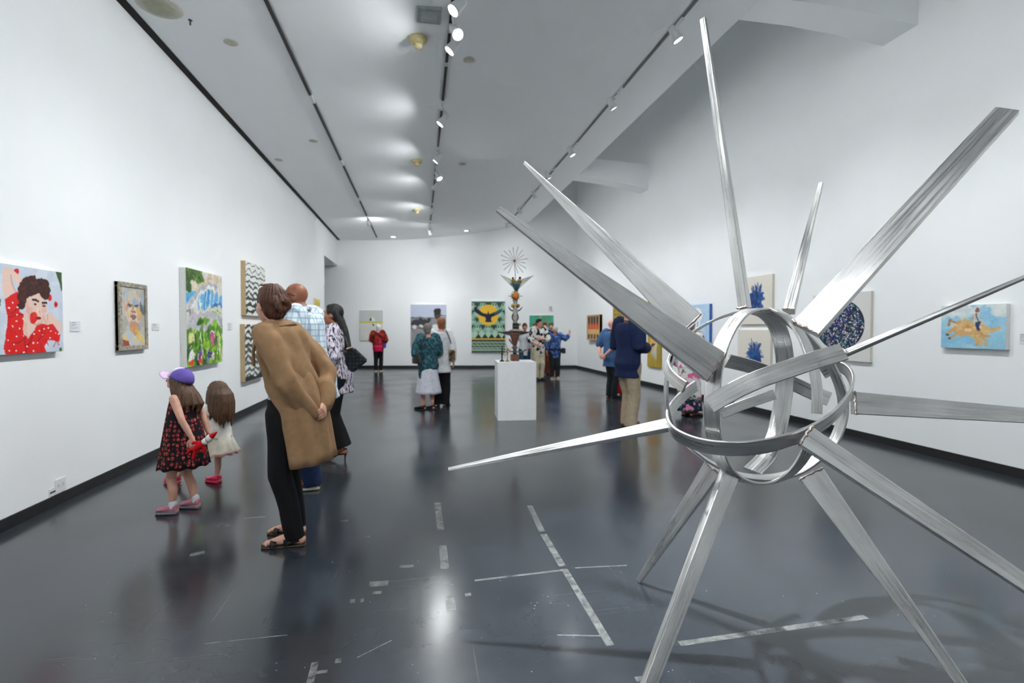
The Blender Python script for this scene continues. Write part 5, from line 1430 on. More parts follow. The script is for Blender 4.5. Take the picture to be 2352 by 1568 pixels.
HB = HAIR('brown_hair', (.34, .20, .13)); HDK = HAIR('black_hair', (.05, .042, .04), .5); HGREY = HAIR('grey_hair', (.45, .43, .41)); HWHITE = HAIR('white_hair', (.86, .85, .82)); HGING = HAIR('ginger_hair', (.55, .32, .18)); HRED = HAIR('red_brown_hair', (.42, .14, .12)); HCHILD = HAIR('child_brown_hair', (.36, .26, .18)); HBROWN2 = HAIR('mid_brown_hair', (.42, .28, .16))
# ================================================================== the visitors
RAD = math.radians
# ---- girl in the cap
g = figure('young girl in a purple cap and dark red floral sundress looking up', (424, 1172), 1.155, RAD(-80), SK_L, hh=.195, head=(-.05, .42), hipz=.47, shoulder=.095,
           feet={-1: (-.07, .05, -.05), 1: (.06, -.045, .05)}, arms={-1: ((.03, -.07, -.14), (.012, -.125, -.265)), 1: ((.03, -.06, -.14), (.01, -.11, -.265))}, voxel=.008, build=.95, hand_dirs={-1: (0, -.1, -1)})
skirt(g, FLOR_R, .90, .365, .098, .185, 'dress', 11, .07, 84, (0, 0), 14, 4, .82, pw=.8)
for s in (-1, 1): ring_strap('dress_strap', [g.sh[s] + np.array([-s * .035, .055, -.05]), g.sh[s] + np.array([-s * .03, .02, .022]), g.sh[s] + np.array([-s * .035, -.04, .0]), g.sh[s] + np.array([-s * .035, -.06, -.06])], .018, .004, FLOR_R, g.root, g.Hc + g.U * g.tl * .8)
shoes(g, PINKS, SOLE_G, L=.138, W=.029, Ht=.052, solez=.017, name='sneaker')
for s in (-1, 1):
    mesh_obj('sock', *tube_vf([g.ank[s] + np.array([0, -.005, .0]), g.ank[s] + np.array([0, -.004, .035])], [.031, .029], 14), WHITEC, g.root, True)
hs = g.hs
vf = [g.HR((0, -.05, -.05), (.085, .06, .10))]
for k in range(9):
    a = RAD(-110 + k * 27.5) - PI / 2
    p0 = g.HP((.07 * math.cos(a) if 1 else 0, .06 * math.sin(a), -.01)); q = np.array([p0[0] * 1.0, p0[1], p0[2]])
    out = np.array([math.cos(a) * .03, math.sin(a) * .05 - .02, 0])
    vf.append(tube_vf([p0, q + out * .6 + [0, -.02, -.09], q + out + [0, -.035 + .01 * math.sin(k), -.17], q + out * .9 + [0, -.03, -.235 - .03 * math.sin(k * 1.7)]], [.026, .027, .022, .008], 9))
blob('hair', vf, .007, HCHILD, g.root, 2, None, (.004, 40), seed=5)
PURP = solid('purple_cap_cloth', (.45, .38, .72)); LILAC = solid('lilac_visor', (.88, .76, .90)); CAPW = solid('white_cap_panel', (.90, .90, .92))
def dome(name, a0, a1, mat, r=.113, parent=None, zlo=-.02):
    V, Fc = [], []; n, m = 14, 9
    for j in range(m):
        th = PI / 2 * j / (m - 1)
        for i in range(n + 1):
            a = a0 + (a1 - a0) * i / n
            lo_ = 1.0
            V.append(g.HP((r * .86 * math.sin(a) * math.cos(th), -.012 + r * 1.03 * math.cos(a) * math.cos(th), .030 + zlo + (r * .98) * math.sin(th))))
    for j in range(m - 1):
        for i in range(n): Fc.append((j * (n + 1) + i, j * (n + 1) + i + 1, (j + 1) * (n + 1) + i + 1, (j + 1) * (n + 1) + i))
    o = mesh_obj(name, V, Fc, mat, parent, True)
    md = o.modifiers.new('thick', 'SOLIDIFY'); md.thickness = .004; md.offset = 1
    return o
cap = tag(empty('baseball_cap', (0, 0, 0), 0, None), 'purple and white baseball cap with a lilac visor on the girl', 'cap')
cap.matrix_world = Matrix.Translation(g.root.location) @ Matrix.Rotation(-RAD(-80), 4, 'Z')
dome('back_panel', RAD(48), RAD(312), PURP, parent=cap); dome('front_panel', RAD(-50), RAD(50), CAPW, .1135, cap)
V, Fc = [], []
for j in range(6):
    for i in range(13):
        a = RAD(-58 + 116 * i / 12); rr = .108 + j * .015 * (math.cos(a) ** .6)
        V.append(g.HP((rr * .9 * math.sin(a), -.012 + rr * 1.05 * math.cos(a), .014 - .0015 * j - .02 * math.sin(a) ** 2)))
for j in range(5):
    for i in range(12): Fc.append((j * 13 + i, j * 13 + i + 1, j * 13 + i + 14, j * 13 + i + 13))
vz = mesh_obj('visor', V, Fc, LILAC, cap, True); vz.modifiers.new('thick', 'SOLIDIFY').thickness = .005
mesh_obj('top_button', *ellipsoid_vf(g.HP((0, -.012, .122)), [.008, .008, .006]), PURP, cap, True)
# soft toy dangling from her hand
dollw = Matrix.Translation(g.root.location) @ Matrix.Rotation(-RAD(-80), 4, 'Z')
TOYR = solid('red_felt', (.80, .06, .10)); TOYW = solid('white_plush', (.92, .91, .90))
toy = tag(empty('soft_toy'), 'small red cloth doll with a pointed white-trimmed hat in the girl\'s hand', 'toy'); toy.matrix_world = dollw
hp = g.wri[-1] + np.array([-.02, -.05, -.07])
ax = unit([0, -.78, .62]); nn_ = np.array([1.0, 0, 0]); up_ = np.cross(ax, nn_)
tv = lambda a, b=0, c=0: hp + ax * a + up_ * b + nn_ * c
blob('toy_body', [tube_vf([tv(.0), tv(.04), tv(.085)], [.024, .026, .018], 12), tube_vf([tv(.06), tv(.03, .035), tv(.0, .05)], [.012, .012, .011], 8), tube_vf([tv(.06), tv(.04, -.04), tv(.02, -.055)], [.012, .012, .011], 8),
                  tube_vf([tv(0), tv(-.05, .02), tv(-.085, .015)], [.014, .013, .012], 8), tube_vf([tv(0), tv(-.045, -.02), tv(-.075, -.045)], [.014, .013, .012], 8)], .005, TOYR, toy, 2)
mesh_obj('toy_head', *ellipsoid_vf(tv(.105), [.022, .022, .022]), SK_L, toy, True)
mesh_obj('hat_band', *tube_vf([tv(.118), tv(.130)], [.027, .026], 12), TOYW, toy, True); mesh_obj('pointed_hat', *tube_vf([tv(.128), tv(.16), tv(.195)], [.026, .017, .004], 12), TOYR, toy, True); mesh_obj('collar', *tube_vf([tv(.080), tv(.088)], [.026, .024], 12), TOYW, toy, True)

# ---- toddler in white
t = figure('long-haired toddler in a white frilled dress and hot pink clogs', (488, 1110), .965, RAD(-48), SK_L, hh=.20, head=(-.25, .2), hipz=.45, hip=(.03, -.05), shoulder=.09,
           feet={1: (.04, 0, -.1), -1: (-.19, .27, -.15, .006)}, voxel=.008, build=.98, arms={-1: ((.03, .0, -.15), (.02, .06, -.25)), 1: ((.03, -.01, -.15), (.02, .03, -.27))})
skirt(t, IVORY, .73, .34, .090, .130, 'dress', 9, .06, 72, (0, 0), 12, 6, .85); skirt(t, solid('pale_frill', (.80, .78, .72)), .45, .295, .118, .180, 'frill', 13, .09, 84, (0, 0), 8, 7, .88)
skirt(t, solid('pink_hem', (.86, .62, .60)), .305, .288, .179, .181, 'hem_trim', 13, .09, 84, (0, 0), 3, 7, .99)
top(t, IVORY, 'bodice', .010, .22, 0, 0, r=(.048, .046, .04, .03), voxel=.008, lo=2)
trousers(t, NAVYS, 'shorts', to=.28, voxel=.009, top_up=.03)
shoes(t, PINKR, PINKR, L=.18, W=.042, Ht=.055, solez=.02, name='clog')
for s in (-1, 1):
    yw = t.feet[s][2]; fo = np.array([math.sin(yw), math.cos(yw), 0]); sx = np.array([math.cos(yw), -math.sin(yw), 0]); a = t.ank[s]
    ring_strap('heel_strap', [a + sx * .036 + fo * .02 - [0, 0, .006], a + sx * .03 - fo * .03 - [0, 0, .0], a - fo * .045 - [0, 0, -.002], a - sx * .03 - fo * .03, a - sx * .036 + fo * .02 - [0, 0, .006]], .014, .005, PINKR, t.root)
vf = [t.HR((0, -.025, .032), (.092, .110, .096)), t.HR((0, -.06, -.05), (.094, .07, .12))]
for k in range(11):
    a = RAD(-125 + k * 25) - PI / 2; p0 = t.HP((.060 * math.cos(a), .06 * math.sin(a) - .02, .055)); o_ = np.array([math.cos(a) * .02, math.sin(a) * .03 - .015, 0])
    vf.append(tube_vf([p0, p0 + o_ * 1.3 + [0, -.005, -.06], p0 + o_ * 1.6 + [0, -.01, -.13], p0 + o_ * 1.7 + [0, -.015, -.22], p0 + o_ * 1.6 + [0, -.02 + .015 * math.sin(2 * k), -.33 - .03 * math.sin(k * 2.1)]], [.03, .032, .032, .026, .006], 9))
blob('hair', vf, .007, HCHILD, t.root, 2, None, (.004, 44), seed=8)

# ---- woman in the camel coat
w = figure('woman in a long camel coat and black trousers, hands clasped behind her', (684, 1240), 1.76, RAD(-76), SK_L, hh=.245, lean=.115, hip=(0, .05), head=(.50, .10), shoulder=.092, voxel=.009, headoff=(0, .015),
           feet={-1: (-.085, -.02, -.22), 1: (.09, .06, .05)}, arms={-1: ((.022, -.085, -.185), (-.045, -.140, -.305)), 1: ((.035, -.130, -.17), (-.085, -.170, -.285))},
           hand_dirs={-1: (.75, -.15, -.45), 1: (-.70, -.25, -.35)}, hand_nrm={-1: (.1, -1, .2), 1: (.1, -1, .3)}, hands=(.75, 1.0))
trousers(w, BLACKC, r=(.060, .052, .044, .038, .034), fold=(.004, 22, .5), hem=.03)
top(w, PALEB, 'blouse', -.004, .1, .03, .004, fold=(.005, 24, .4), voxel=.011, hi=6, sleeves=())
def coat_shell(f, mat, name, lv, n=46):
    """lv: (height, half width, half depth, back shift, gap half-angle)"""
    V, Fc = [], []
    rs = np.random.RandomState(5); ph = rs.uniform(0, 6, 4)
    for j, (z, rx, ry, by, gap) in enumerate(lv):
        c = f.Hc + f.U / f.U[2] * (z - f.Hc[2]) if z > f.Hc[2] else np.array([f.Hc[0], f.Hc[1], z]); c = np.array([c[0], c[1] + by, z])
        tt = j / (len(lv) - 1)
        for i in range(n):
            a = PI / 2 + gap + (2 * PI - 2 * gap) * i / (n - 1)
            m = 1 + .085 * tt * math.sin(8 * a + ph[0] + z * 1.2) + .035 * tt * math.sin(4 * a + ph[1]) + .022 * math.sin(9 * a + ph[2] + z * 2.5) + .012 * math.sin(15 * a + z * 4)
            V.append(c + f.Xt * math.cos(a) * rx * m + f.Yt * math.sin(a) * ry * m)
    for j in range(len(lv) - 1):
        for i in range(n - 1): Fc.append((j * n + i, j * n + i + 1, (j + 1) * n + i + 1, (j + 1) * n + i))
    o = mesh_obj(name, V, Fc, mat, f.root, True)
    sb = o.modifiers.new('sub', 'SUBSURF'); sb.levels = sb.render_levels = 1
    md = o.modifiers.new('thick', 'SOLIDIFY'); md.thickness = .010; md.offset = 0
    return o
H_ = w.Hc[2]; nz_ = w.neck[2]
cu = []
for z, rx, ry, by in [(nz_ - .40, .186, .140, -.045), (nz_ - .36, .190, .150, -.036), (nz_ - .27, .192, .150, -.022), (nz_ - .17, .194, .144, -.014), (nz_ - .09, .196, .130, -.012), (nz_ - .045, .190, .118, -.012), (nz_ - .015, .160, .102, -.012), (nz_ + .004, .115, .086, -.012), (nz_ + .018, .080, .074, -.012)]:
    c = w.Hc + w.U / w.U[2] * (z - w.Hc[2]); cu.append((np.array([c[0], c[1] + by, z]), w.Xt, w.Yt, rx, ry))
vf = [loft_vf(cu, 34)]
for s in (-1, 1):
    e = w.elb[s]
    vf.append(ellipsoid_vf(w.sh[s] + np.array([0, .004, -.004]), [.075, .088, .074]))
    vf.append(tube_vf([w.sh[s] - w.Xt * s * .055 + [0, .004, -.012], w.sh[s] + [0, .008, -.004], w.sh[s] * .75 + e * .25 + w.Xt * s * .008, (w.sh[s] + e) / 2 + w.Xt * s * .010, e + w.Xt * s * .004, e * .55 + w.wri[s] * .45 + [0, 0, -.012], w.wri[s] - unit(w.wri[s] - e) * .03, w.wri[s] + unit(w.wri[s] - e) * .012], [.074, .076, .080, .078, .074, .069, .058, .054], 18))
blob('coat', vf, .009, CAMEL, w.root, 5, (.014, 30, .6), seed=31)
coat_shell(w, CAMEL, 'coat_tail', [(nz_ - .24, .160, .115, -.024, .50), (nz_ - .32, .184, .142, -.032, .56), (nz_ - .38, .194, .153, -.040, .70), (nz_ - .44, .195, .155, -.052, .95),
                              (H_ + .02, .192, .154, -.080, 1.1), (H_ - .12, .188, .154, -.105, 1.2), (H_ - .25, .188, .156, -.12, 1.25), (.545, .193, .160, -.135, 1.3)])
for s in (-1, 1):
    P = [w.neck + w.U * .030 - w.Yt * .080, w.neck + w.U * .024 + w.Xt * s * .060 - w.Yt * .060, w.neck + w.U * .010 + w.Xt * s * .098 + w.Yt * .005, w.neck - w.U * .035 + w.Xt * s * .100 + w.Yt * .090, w.neck - w.U * .12 + w.Xt * s * .080 + w.Yt * .150, w.neck - w.U * .24 + w.Xt * s * .075 + w.Yt * .165]
    o = ring_strap('collar', P, .075, .016, CAMEL, w.root, w.neck - w.U * .10)
    bv = o.modifiers.new('b', 'BEVEL'); bv.width = .006; bv.segments = 2
# sandals
for s in (-1, 1):
    yw = w.feet[s][2]; fo = np.array([math.sin(yw), math.cos(yw), 0]); sx = np.array([math.cos(yw), -math.sin(yw), 0]); a = np.array([w.ank[s][0], w.ank[s][1], 0])
    st = [(-.068, .022), (-.055, .032), (0, .034), (.06, .038), (.12, .046), (.165, .044), (.195, .032), (.207, .015)]
    V, Fc = loft_vf([(a + fo * y + [0, 0, .008], sx, np.array([0, 0, 1.0]), hw, .0085) for y, hw in st], 16); V = [np.array([v[0], v[1], max(v[2], .0006)]) for v in V]
    so = mesh_obj('sandal', V, Fc, pm('tan_sandal_sole', (.50, .38, .26), .6), w.root, True)
    V2 = [np.array([v[0], v[1], v[2] + .006]) for v in V]; mesh_obj('insole', V2, Fc, LEA_B, so, True)
    for y, hw, zt, ww in ((.125, .046, .050, .040), (.045, .038, .078, .030)):
        ring_strap('strap', [a + fo * y + sx * hw + [0, 0, .012], a + fo * y + sx * hw * .8 + [0, 0, zt * .75], a + fo * y + [0, 0, zt], a + fo * y - sx * hw * .8 + [0, 0, zt * .75], a + fo * y - sx * hw + [0, 0, .012]], ww, .004, LEA_B, so)
    ring_strap('heel_strap', [a + fo * .04 + sx * .036 + [0, 0, .025], a - fo * .02 + sx * .036 + [0, 0, .045], a - fo * .066 + [0, 0, .055], a - fo * .02 - sx * .036 + [0, 0, .045], a + fo * .04 - sx * .036 + [0, 0, .025]], .022, .004, LEA_B, so)
    for k in range(5):
        V, Fc = ellipsoid_vf(a + fo * (.188 - .006 * abs(k - 1)) + sx * s * (-.030 + .0145 * k) + [0, 0, .024], [.0085, .0085, .009] if k else [.011, .011, .011]); mesh_obj('toe', V, Fc, SK_L, so, True)
cap_hair(w, HB, parts=[w.HR((0, -.085, .028), (.058, .048, .055)), w.HR((.028, -.108, .012), (.034, .032, .036)), w.HR((-.030, -.105, .030), (.034, .034, .036)), w.HR((0, -.115, .045), (.036, .030, .030)), w.HR((0, -.07, -.055), (.050, .045, .040)), w.HR((0, -.122, .004), (.030, .028, .030)),
    tube_vf([w.HP((.040 * math.cos(a) * (1 - a * .05), -.120 - .006 * a, .004 + .040 * math.sin(a) * (1 - a * .05))) for a in np.linspace(0, 7.5, 20)], .021, 10)], grow=.016, strands=(.0035, 34), voxel=.006)
BARR = pm('tortoise_clip', (.42, .20, .12), .25, .3, 60)
mesh_obj('hair_clip', *tube_vf([w.HP((-.05, .02, .128)), w.HP((0, .045, .136)), w.HP((.05, .02, .128))], .007, 8), BARR, w.root, True)

# ---- bald man in plaid
m = figure('tall bald man in a pale plaid shirt and sunglasses, hands folded', (700, 1116), 1.91, RAD(-80), SK_D, lean=.18, hip=(0, -.12), head=(-.12, .12), voxel=.010, build=1.1, headoff=(0, .02),
           feet={-1: (-.09, -.10, -.25), 1: (.10, .10, .05)}, arms={-1: ((.06, .01, -.165), (-.03, .12, -.22)), 1: ((.05, .02, -.165), (-.05, .13, -.20))}, hands=(.8, .8))
trousers(m, JEAN, r=(.062, .053, .045, .042, .040)); top(m, PLAID, 'shirt', .020, .55, .05, .01, r=(.050, .048, .046, .04), fold=(.009, 18, .45), voxel=.010)
shoes(m, LEA_T, SOLE_W, L=.168, W=.032, Ht=.042, solez=.016)
mesh_obj('collar', *tube_vf([m.neck + m.U * .035 + m.Xt * .062 * math.cos(a) + m.Yt * (.062 * math.sin(a) + .006) for a in np.linspace(PI / 2 + .5, PI * 2.5 - .5, 18)], .020, 10), PLAID, m.root, True)
GLS = pm('dark_glasses', (.10, .07, .06), .15, .05, 20)
gl = empty('sunglasses', (0, 0, 0), 0, m.root)
for s in (-1, 1):
    mesh_obj('lens', *ellipsoid_vf(m.HP((s * .034, .094, .010)), [.028 * m.hs, .008 * m.hs, .020 * m.hs], m.R), GLS, gl, True)
    tube('temple_arm', [m.HP((s * .062, .090, .018)), m.HP((s * .080, .03, .016)), m.HP((s * .084, -.02, .004))], .003, GLS, gl, 6)
tube('bridge', [m.HP((-.012, .103, .016)), m.HP((.012, .103, .016))], .003, GLS, gl, 6)
mesh_obj('belt', *tube_vf([m.Hc + m.U * .05 * m.h * .6 + m.Xt * (.102 * m.h * 1.1 * math.cos(a)) + m.Yt * (.074 * m.h * 1.1 * math.sin(a)) for a in np.linspace(0, 2 * PI, 25)], .016, 8), LEA_B, m.root, True)

# ---- woman with long black hair
l = figure('woman with long black hair, streaked blouse and wide black trousers', (772, 1052), 1.735, RAD(-82), SK_M, lean=.05, hip=(0, -.04), head=(-.05, .12), hipz=.53, voxel=.010,
           feet={-1: (-.08, -.08, -.05, .055), 1: (.08, .14, .0, .055)}, arms={-1: ((.045, -.03, -.165), (.0, .07, -.27)), 1: ((.03, .0, -.17), (.0, .09, -.25))})
trousers(l, BLACKC, r=(.063, .058, .054, .055, .058), hem=.055, fold=(.007, 20, .25)); top(l, PRINT, 'blouse', .016, .97, .05, .012, r=(.046, .046, .046, .030), fold=(.008, 26, .5))
for s in (-1, 1):
    yw = l.feet[s][2]; fo = np.array([math.sin(yw), math.cos(yw), 0]); sx = np.array([math.cos(yw), -math.sin(yw), 0]); a = np.array([l.ank[s][0], l.ank[s][1], 0])
    secs = [(a + fo * y + [0, 0, z], sx, np.array([0, 0, 1.0]), hw, hz) for y, z, hw, hz in ((.03, .062, .028, .008), (.07, .040, .034, .014), (.12, .026, .038, .020), (.16, .020, .030, .016), (.20, .014, .010, .008))]
    sh = blob('heeled_shoe', [loft_vf(secs, 14), tube_vf([a + fo * .04 + [0, 0, .066], a - fo * .03 + [0, 0, .078], a - fo * .05 + [0, 0, .080]], [.016, .022, .020], 10)], .006, LEA_B, l.root, 2, flat_z=.003)
    tube('heel', [a - fo * .046 + [0, 0, .072], a - fo * .042 + [0, 0, .03], a - fo * .042 + [0, 0, .004]], [.015, .008, .008], LEA_B, sh, 8)
    ring_strap('slingback', [a + fo * .05 + sx * .033 + [0, 0, .075], a - fo * .03 + sx * .03 + [0, 0, .115], a - fo * .062 + [0, 0, .125], a - fo * .03 - sx * .03 + [0, 0, .115], a + fo * .05 - sx * .033 + [0, 0, .075]], .010, .004, LEA_B, sh)
vf = []
for k in range(9):
    x = -.065 + k * .01625
    vf.append(tube_vf([l.HP((x, -.055, .04)), l.HP((x * 1.2, -.10, -.05)), l.HP((x * 1.1, -.10, -.05)) + [0, -.045, -.14], l.HP((x, -.10, -.05)) + [0, -.075, -.29 - .02 * math.cos(k)], l.HP((x * .8, -.10, -.05)) + [0, -.090, -.43 - .02 * math.cos(k)]], [.024, .028, .028, .024, .010], 9))
cap_hair(l, HDK, parts=vf, grow=.012, strands=(.0025, 60), voxel=.007)
# her tote
tb = tag(empty('tote_bag'), 'dark quilted tote bag hung behind the long-haired woman', 'bag'); tb.matrix_world = Matrix.Translation(l.root.location) @ Matrix.Rotation(-RAD(-82), 4, 'Z')
QUILT = cloth_mat('quilted_dark_vinyl', lambda M, R, X, N, W, V: R(V(M((1, 1, 1)), 26, 'Distance', .2), [(.1, (.22, .25, .28)), (.45, (.12, .14, .16)), (.7, (.06, .07, .08))]))
bq = [(-.20, -.20, 1.235), (-.20, -.255, 1.25), (-.19, -.40, 1.105), (-.19, -.24, .975), (-.20, -.165, 1.09)]
V = [np.array([x + dx, y, z]) for dx in (-.045, .055) for x, y, z in bq]
bmq = bmesh.new(); vs = [bmq.verts.new(tuple(v)) for v in V]
bmq.faces.new(vs[:5]); bmq.faces.new(list(reversed(vs[5:])))
for k in range(5): bmq.faces.new((vs[k], vs[5 + k], vs[5 + (k + 1) % 5], vs[(k + 1) % 5]))
bmesh.ops.recalc_face_normals(bmq, faces=bmq.faces); bmesh.ops.bevel(bmq, geom=bmq.edges[:], offset=.014, segments=2, affect='EDGES')
bm_obj('bag_body', bmq, QUILT, tb, False)
TAN = pm('tan_trim', (.70, .60, .48), .6)
mesh_obj('bag_trim', *tube_vf([(-.245, -.20, 1.238), (-.22, -.225, 1.248), (-.245, -.255, 1.252)], .009, 8), TAN, tb, True)
for x in (-.225, -.165): tube('bag_handle', [(x, -.21, 1.235), (-.17, -.16, 1.36), (-.15, -.06, 1.432), (-.16, .04, 1.36), (x, -.10, 1.22), (x, -.19, 1.20)], .008, LEA_B, tb, 8)

# ---- far woman in the red shawl
r = figure('white-haired woman in a red patterned top facing the end wall', (869, 853), 1.60, RAD(4), SK_L, voxel=.013, build=1.08, head=(-.2, .05), arms={-1: ((.05, .03, -.165), (-.04, .14, -.19)), 1: ((.05, .02, -.165), (-.02, .12, -.24))})
trousers(r, BLACKC, r=(.062, .052, .044, .040, .036)); top(r, MAG, 'undershirt', .016, .4, .035, .0); top(r, REDP, 'shawl', .028, .85, -.03, .01, r=(.056, .054, .05, .04), lo=2, fold=(.010, 16, .5)); shoes(r, pm('beige_shoe', (.70, .64, .56), .6), SOLE_W)
cap_hair(r, HWHITE, grow=.022, voxel=.009, parts=[r.HR((0, -.05, -.06), (.08, .055, .06))])
pb = tag(empty('shoulder_bag'), 'small violet shoulder bag at the hip of the red-topped woman', 'bag'); pb.matrix_world = r.root.matrix_basis.copy()
PURB = solid('violet_bag_cloth', (.30, .24, .55)); o = box('bag_body', (.165, -.10, .80), (.255, .06, .94), PURB, pb, .02); box('flap', (.17, -.105, .885), (.262, .065, .945), PURB, pb, .015)
ring_strap('bag_strap', [np.array([.21, -.02, .93]), np.array([.205, -.06, 1.15]), np.array([.12, -.10, 1.30]), np.array([.05, -.06, 1.34])], .02, .004, PURB, pb, np.array([0, 0, 1.1]))

# ---- pair by the figure painting
a7 = figure('short grey-haired woman in a teal cardigan and long pale skirt', (984, 941), 1.55, RAD(-30), SK_P, voxel=.011, build=1.12, head=(.45, .05), arms={-1: ((.06, -.01, -.165), (-.02, .12, -.22)), 1: ((.05, .02, -.165), (-.03, .13, -.20))}, feet={-1: (-.08, .05, -.25), 1: (.08, 0, .1)})
skirt(a7, SKIRTW, .86, .30, .145, .235, 'skirt', 8, .06, 84, (0, 0), 14, 3, .86); top(a7, TEALP, 'cardigan', .026, .95, .09, .012, r=(.056, .054, .05, .036), fold=(.008, 18, .5)); shoes(a7, LEA_B, SOLE_B, L=.165, W=.036)
cap_hair(a7, HGREY, grow=.016, voxel=.008)
hb = tag(empty('shoulder_bag'), 'black slouchy shoulder bag carried by the woman in teal', 'bag'); hb.matrix_world = a7.root.matrix_basis.copy()
blob('bag_body', [loft_vf([(np.array([-.245, -.04, .84]), np.array([0, 1.0, 0]), np.array([1.0, 0, 0]), .155, .055), (np.array([-.245, -.03, .93]), np.array([0, 1.0, 0]), np.array([1.0, 0, 0]), .140, .06), (np.array([-.235, -.01, 1.04]), np.array([0, 1.0, 0]), np.array([1.0, 0, 0]), .085, .045), (np.array([-.225, 0, 1.10]), np.array([0, 1.0, 0]), np.array([1.0, 0, 0]), .035, .03)], 20)], .010, LEA_B, hb, 3)
ring_strap('bag_strap', [np.array([-.235, -.05, 1.04]), np.array([-.215, -.13, 1.18]), np.array([-.135, -.10, 1.315]), np.array([-.12, 0, 1.325]), np.array([-.17, .09, 1.25]), np.array([-.225, .07, 1.06])], .03, .005, LEA_B, hb, np.array([0, 0, 1.1]))
a8 = figure('ginger-haired woman in a white tunic and black trousers beside the teal cardigan', (1013, 933), 1.66, RAD(12), SK_L, voxel=.011, build=1.02, head=(-.35, .0))
trousers(a8, BLACKC, r=(.060, .054, .050, .048, .046)); top(a8, WTOP, 'tunic', .028, .9, .075, .02, r=(.048, .046, .044, .034), fold=(.008, 18, .4)); shoes(a8, LEA_B, SOLE_B); cap_hair(a8, HGING, grow=.022, voxel=.008, parts=[a8.HR((0, -.06, -.05), (.078, .05, .06))])
bb = tag(empty('shoulder_bag'), 'brown patterned bag on the right hip of the white tunic', 'bag'); bb.matrix_world = a8.root.matrix_basis.copy()
BRB = cloth_mat('brown_patterned_bag', lambda M, R, X, N, W, V: R(N(M((1, 1, 1)), 20, 3), [(.4, (.26, .18, .14)), (.55, (.50, .40, .30)), (.7, (.70, .62, .50))]))
box('bag_body', (.17, -.16, .86), (.27, .08, 1.06), BRB, bb, .025); box('bag_flap', (.175, -.165, .97), (.277, .085, 1.065), BRB, bb, .02)
ring_strap('bag_strap', [np.array([.22, -.04, 1.05]), np.array([.20, -.12, 1.22]), np.array([.13, -.11, 1.40]), np.array([.10, -.02, 1.43])], .02, .004, pm('brown_strap', (.3, .2, .15), .6), bb, np.array([0, 0, 1.2]))

# ---- group behind the plinth
c1 = figure('dark-haired man in a black and white patch shirt and khaki trousers, facing us', (1237, 873), 1.74, RAD(168), SK_P, voxel=.012, head=(-.25, .0), arms={1: ((.06, .0, -.165), (-.02, .13, -.25)), -1: ((.05, .03, -.165), (-.13, .14, -.155))}, feet={-1: (-.09, 0, -.2), 1: (.07, .02, .15)}, hands=(.6, .8))
trousers(c1, CREAMC, r=(.060, .050, .043, .040, .038)); top(c1, CHECK, 'shirt', .022, .62, .05, .008, r=(.052, .052, .052, .046)); shoes(c1, LEA_B, SOLE_B); cap_hair(c1, HDK, grow=.014, voxel=.009, parts=[c1.HR((0, .05, .10), (.055, .04, .03))])
sg = empty('eyeglasses', (0, 0, 0), 0, c1.root)
for s in (-1, 1): mesh_obj('lens_rim', *tube_vf([c1.HP((s * .032 + .020 * math.cos(a), .100, .006 + .015 * math.sin(a))) for a in np.linspace(0, 2 * PI, 13)], .0022, 6), GLS, sg, True)
c2 = figure('white-haired woman in a blue mottled blouse with one arm held out', (1274, 870), 1.53, RAD(186), SK_P, voxel=.012, build=1.12, head=(.35, .0), arms={-1: ((.095, .02, -.075), (.155, .05, .015)), 1: ((.05, .0, -.165), (.05, .05, -.30))}, hand_dirs={-1: (-.3, .1, .9)})
trousers(c2, CHAR, r=(.064, .054, .046, .042, .038)); top(c2, BLUEP, 'blouse', .024, .8, .06, .01, r=(.052, .05, .046, .038)); shoes(c2, pm('pale_sandal', (.70, .56, .48), .6), SOLE_W); cap_hair(c2, HWHITE, grow=.034, voxel=.009, parts=[c2.HR((0, .03, .09), (.07, .05, .04))])
wb = tag(empty('waist_bag'), 'black waist bag on the hip of the woman in blue', 'bag'); wb.matrix_world = c2.root.matrix_basis.copy()
box('bag_body', (-.30, -.05, .74), (-.19, .12, .90), LEA_B, wb, .03); ring_strap('bag_belt', [np.array([.20 * math.cos(q), .15 * math.sin(q), .87]) for q in np.linspace(.2, PI - .1, 8)], .03, .005, LEA_B, wb)
c3 = figure('red-haired person in rust trousers peering past the patch shirt', (1251, 860), 1.66, RAD(178), SK_P, voxel=.013, head=(.1, 0))
trousers(c3, RUSTC, r=(.066, .064, .062, .060, .058)); top(c3, TEALJ, 'jacket', .018, .95, .03); shoes(c3, LEA_B, SOLE_B); cap_hair(c3, HRED, grow=.022, voxel=.009, parts=[c3.HR((0, -.05, -.06), (.085, .055, .07))])
c4 = figure('brown-haired person in navy with bare legs and bright red shoes', (1265, 854), 1.66, RAD(182), SK_L, voxel=.013)
top(c4, NAVY, 'top', .016, .6, .03); skirt(c4, NAVY, .92, .56, .15, .19, 'skirt', 7, .04, 60, (0, 0), 8, 3, .8); shoes(c4, REDS, SOLE_W, Ht=.055); cap_hair(c4, HBROWN2, grow=.02, voxel=.009, parts=[c4.HR((0, -.05, -.05), (.083, .055, .07))])
c5 = figure('person in a white top and denim behind the totem, forearm raised', (1205, 868), 1.62, RAD(182), SK_T, voxel=.013, arms={1: ((.04, .03, -.15), (.10, .06, -.04)), -1: ((.05, 0, -.165), (.0, .08, -.28))}, hand_dirs={1: (.4, .1, .9)})
trousers(c5, TEALJ, r=(.066, .056, .048, .044, .042)); top(c5, WHITEC, 'top', .02, .4, .05, .01); shoes(c5, LEA_B, SOLE_W); cap_hair(c5, HB, grow=.016, voxel=.009)
c6 = figure('tanned person in a white top half hidden behind the patch shirt', (1228, 862), 1.64, RAD(176), SK_T, voxel=.013, head=(-.1, 0))
trousers(c6, CREAMC); top(c6, WTOP, 'top', .018, .9, .04); shoes(c6, LEA_T, SOLE_W); cap_hair(c6, HBROWN2, grow=.012, voxel=.009)

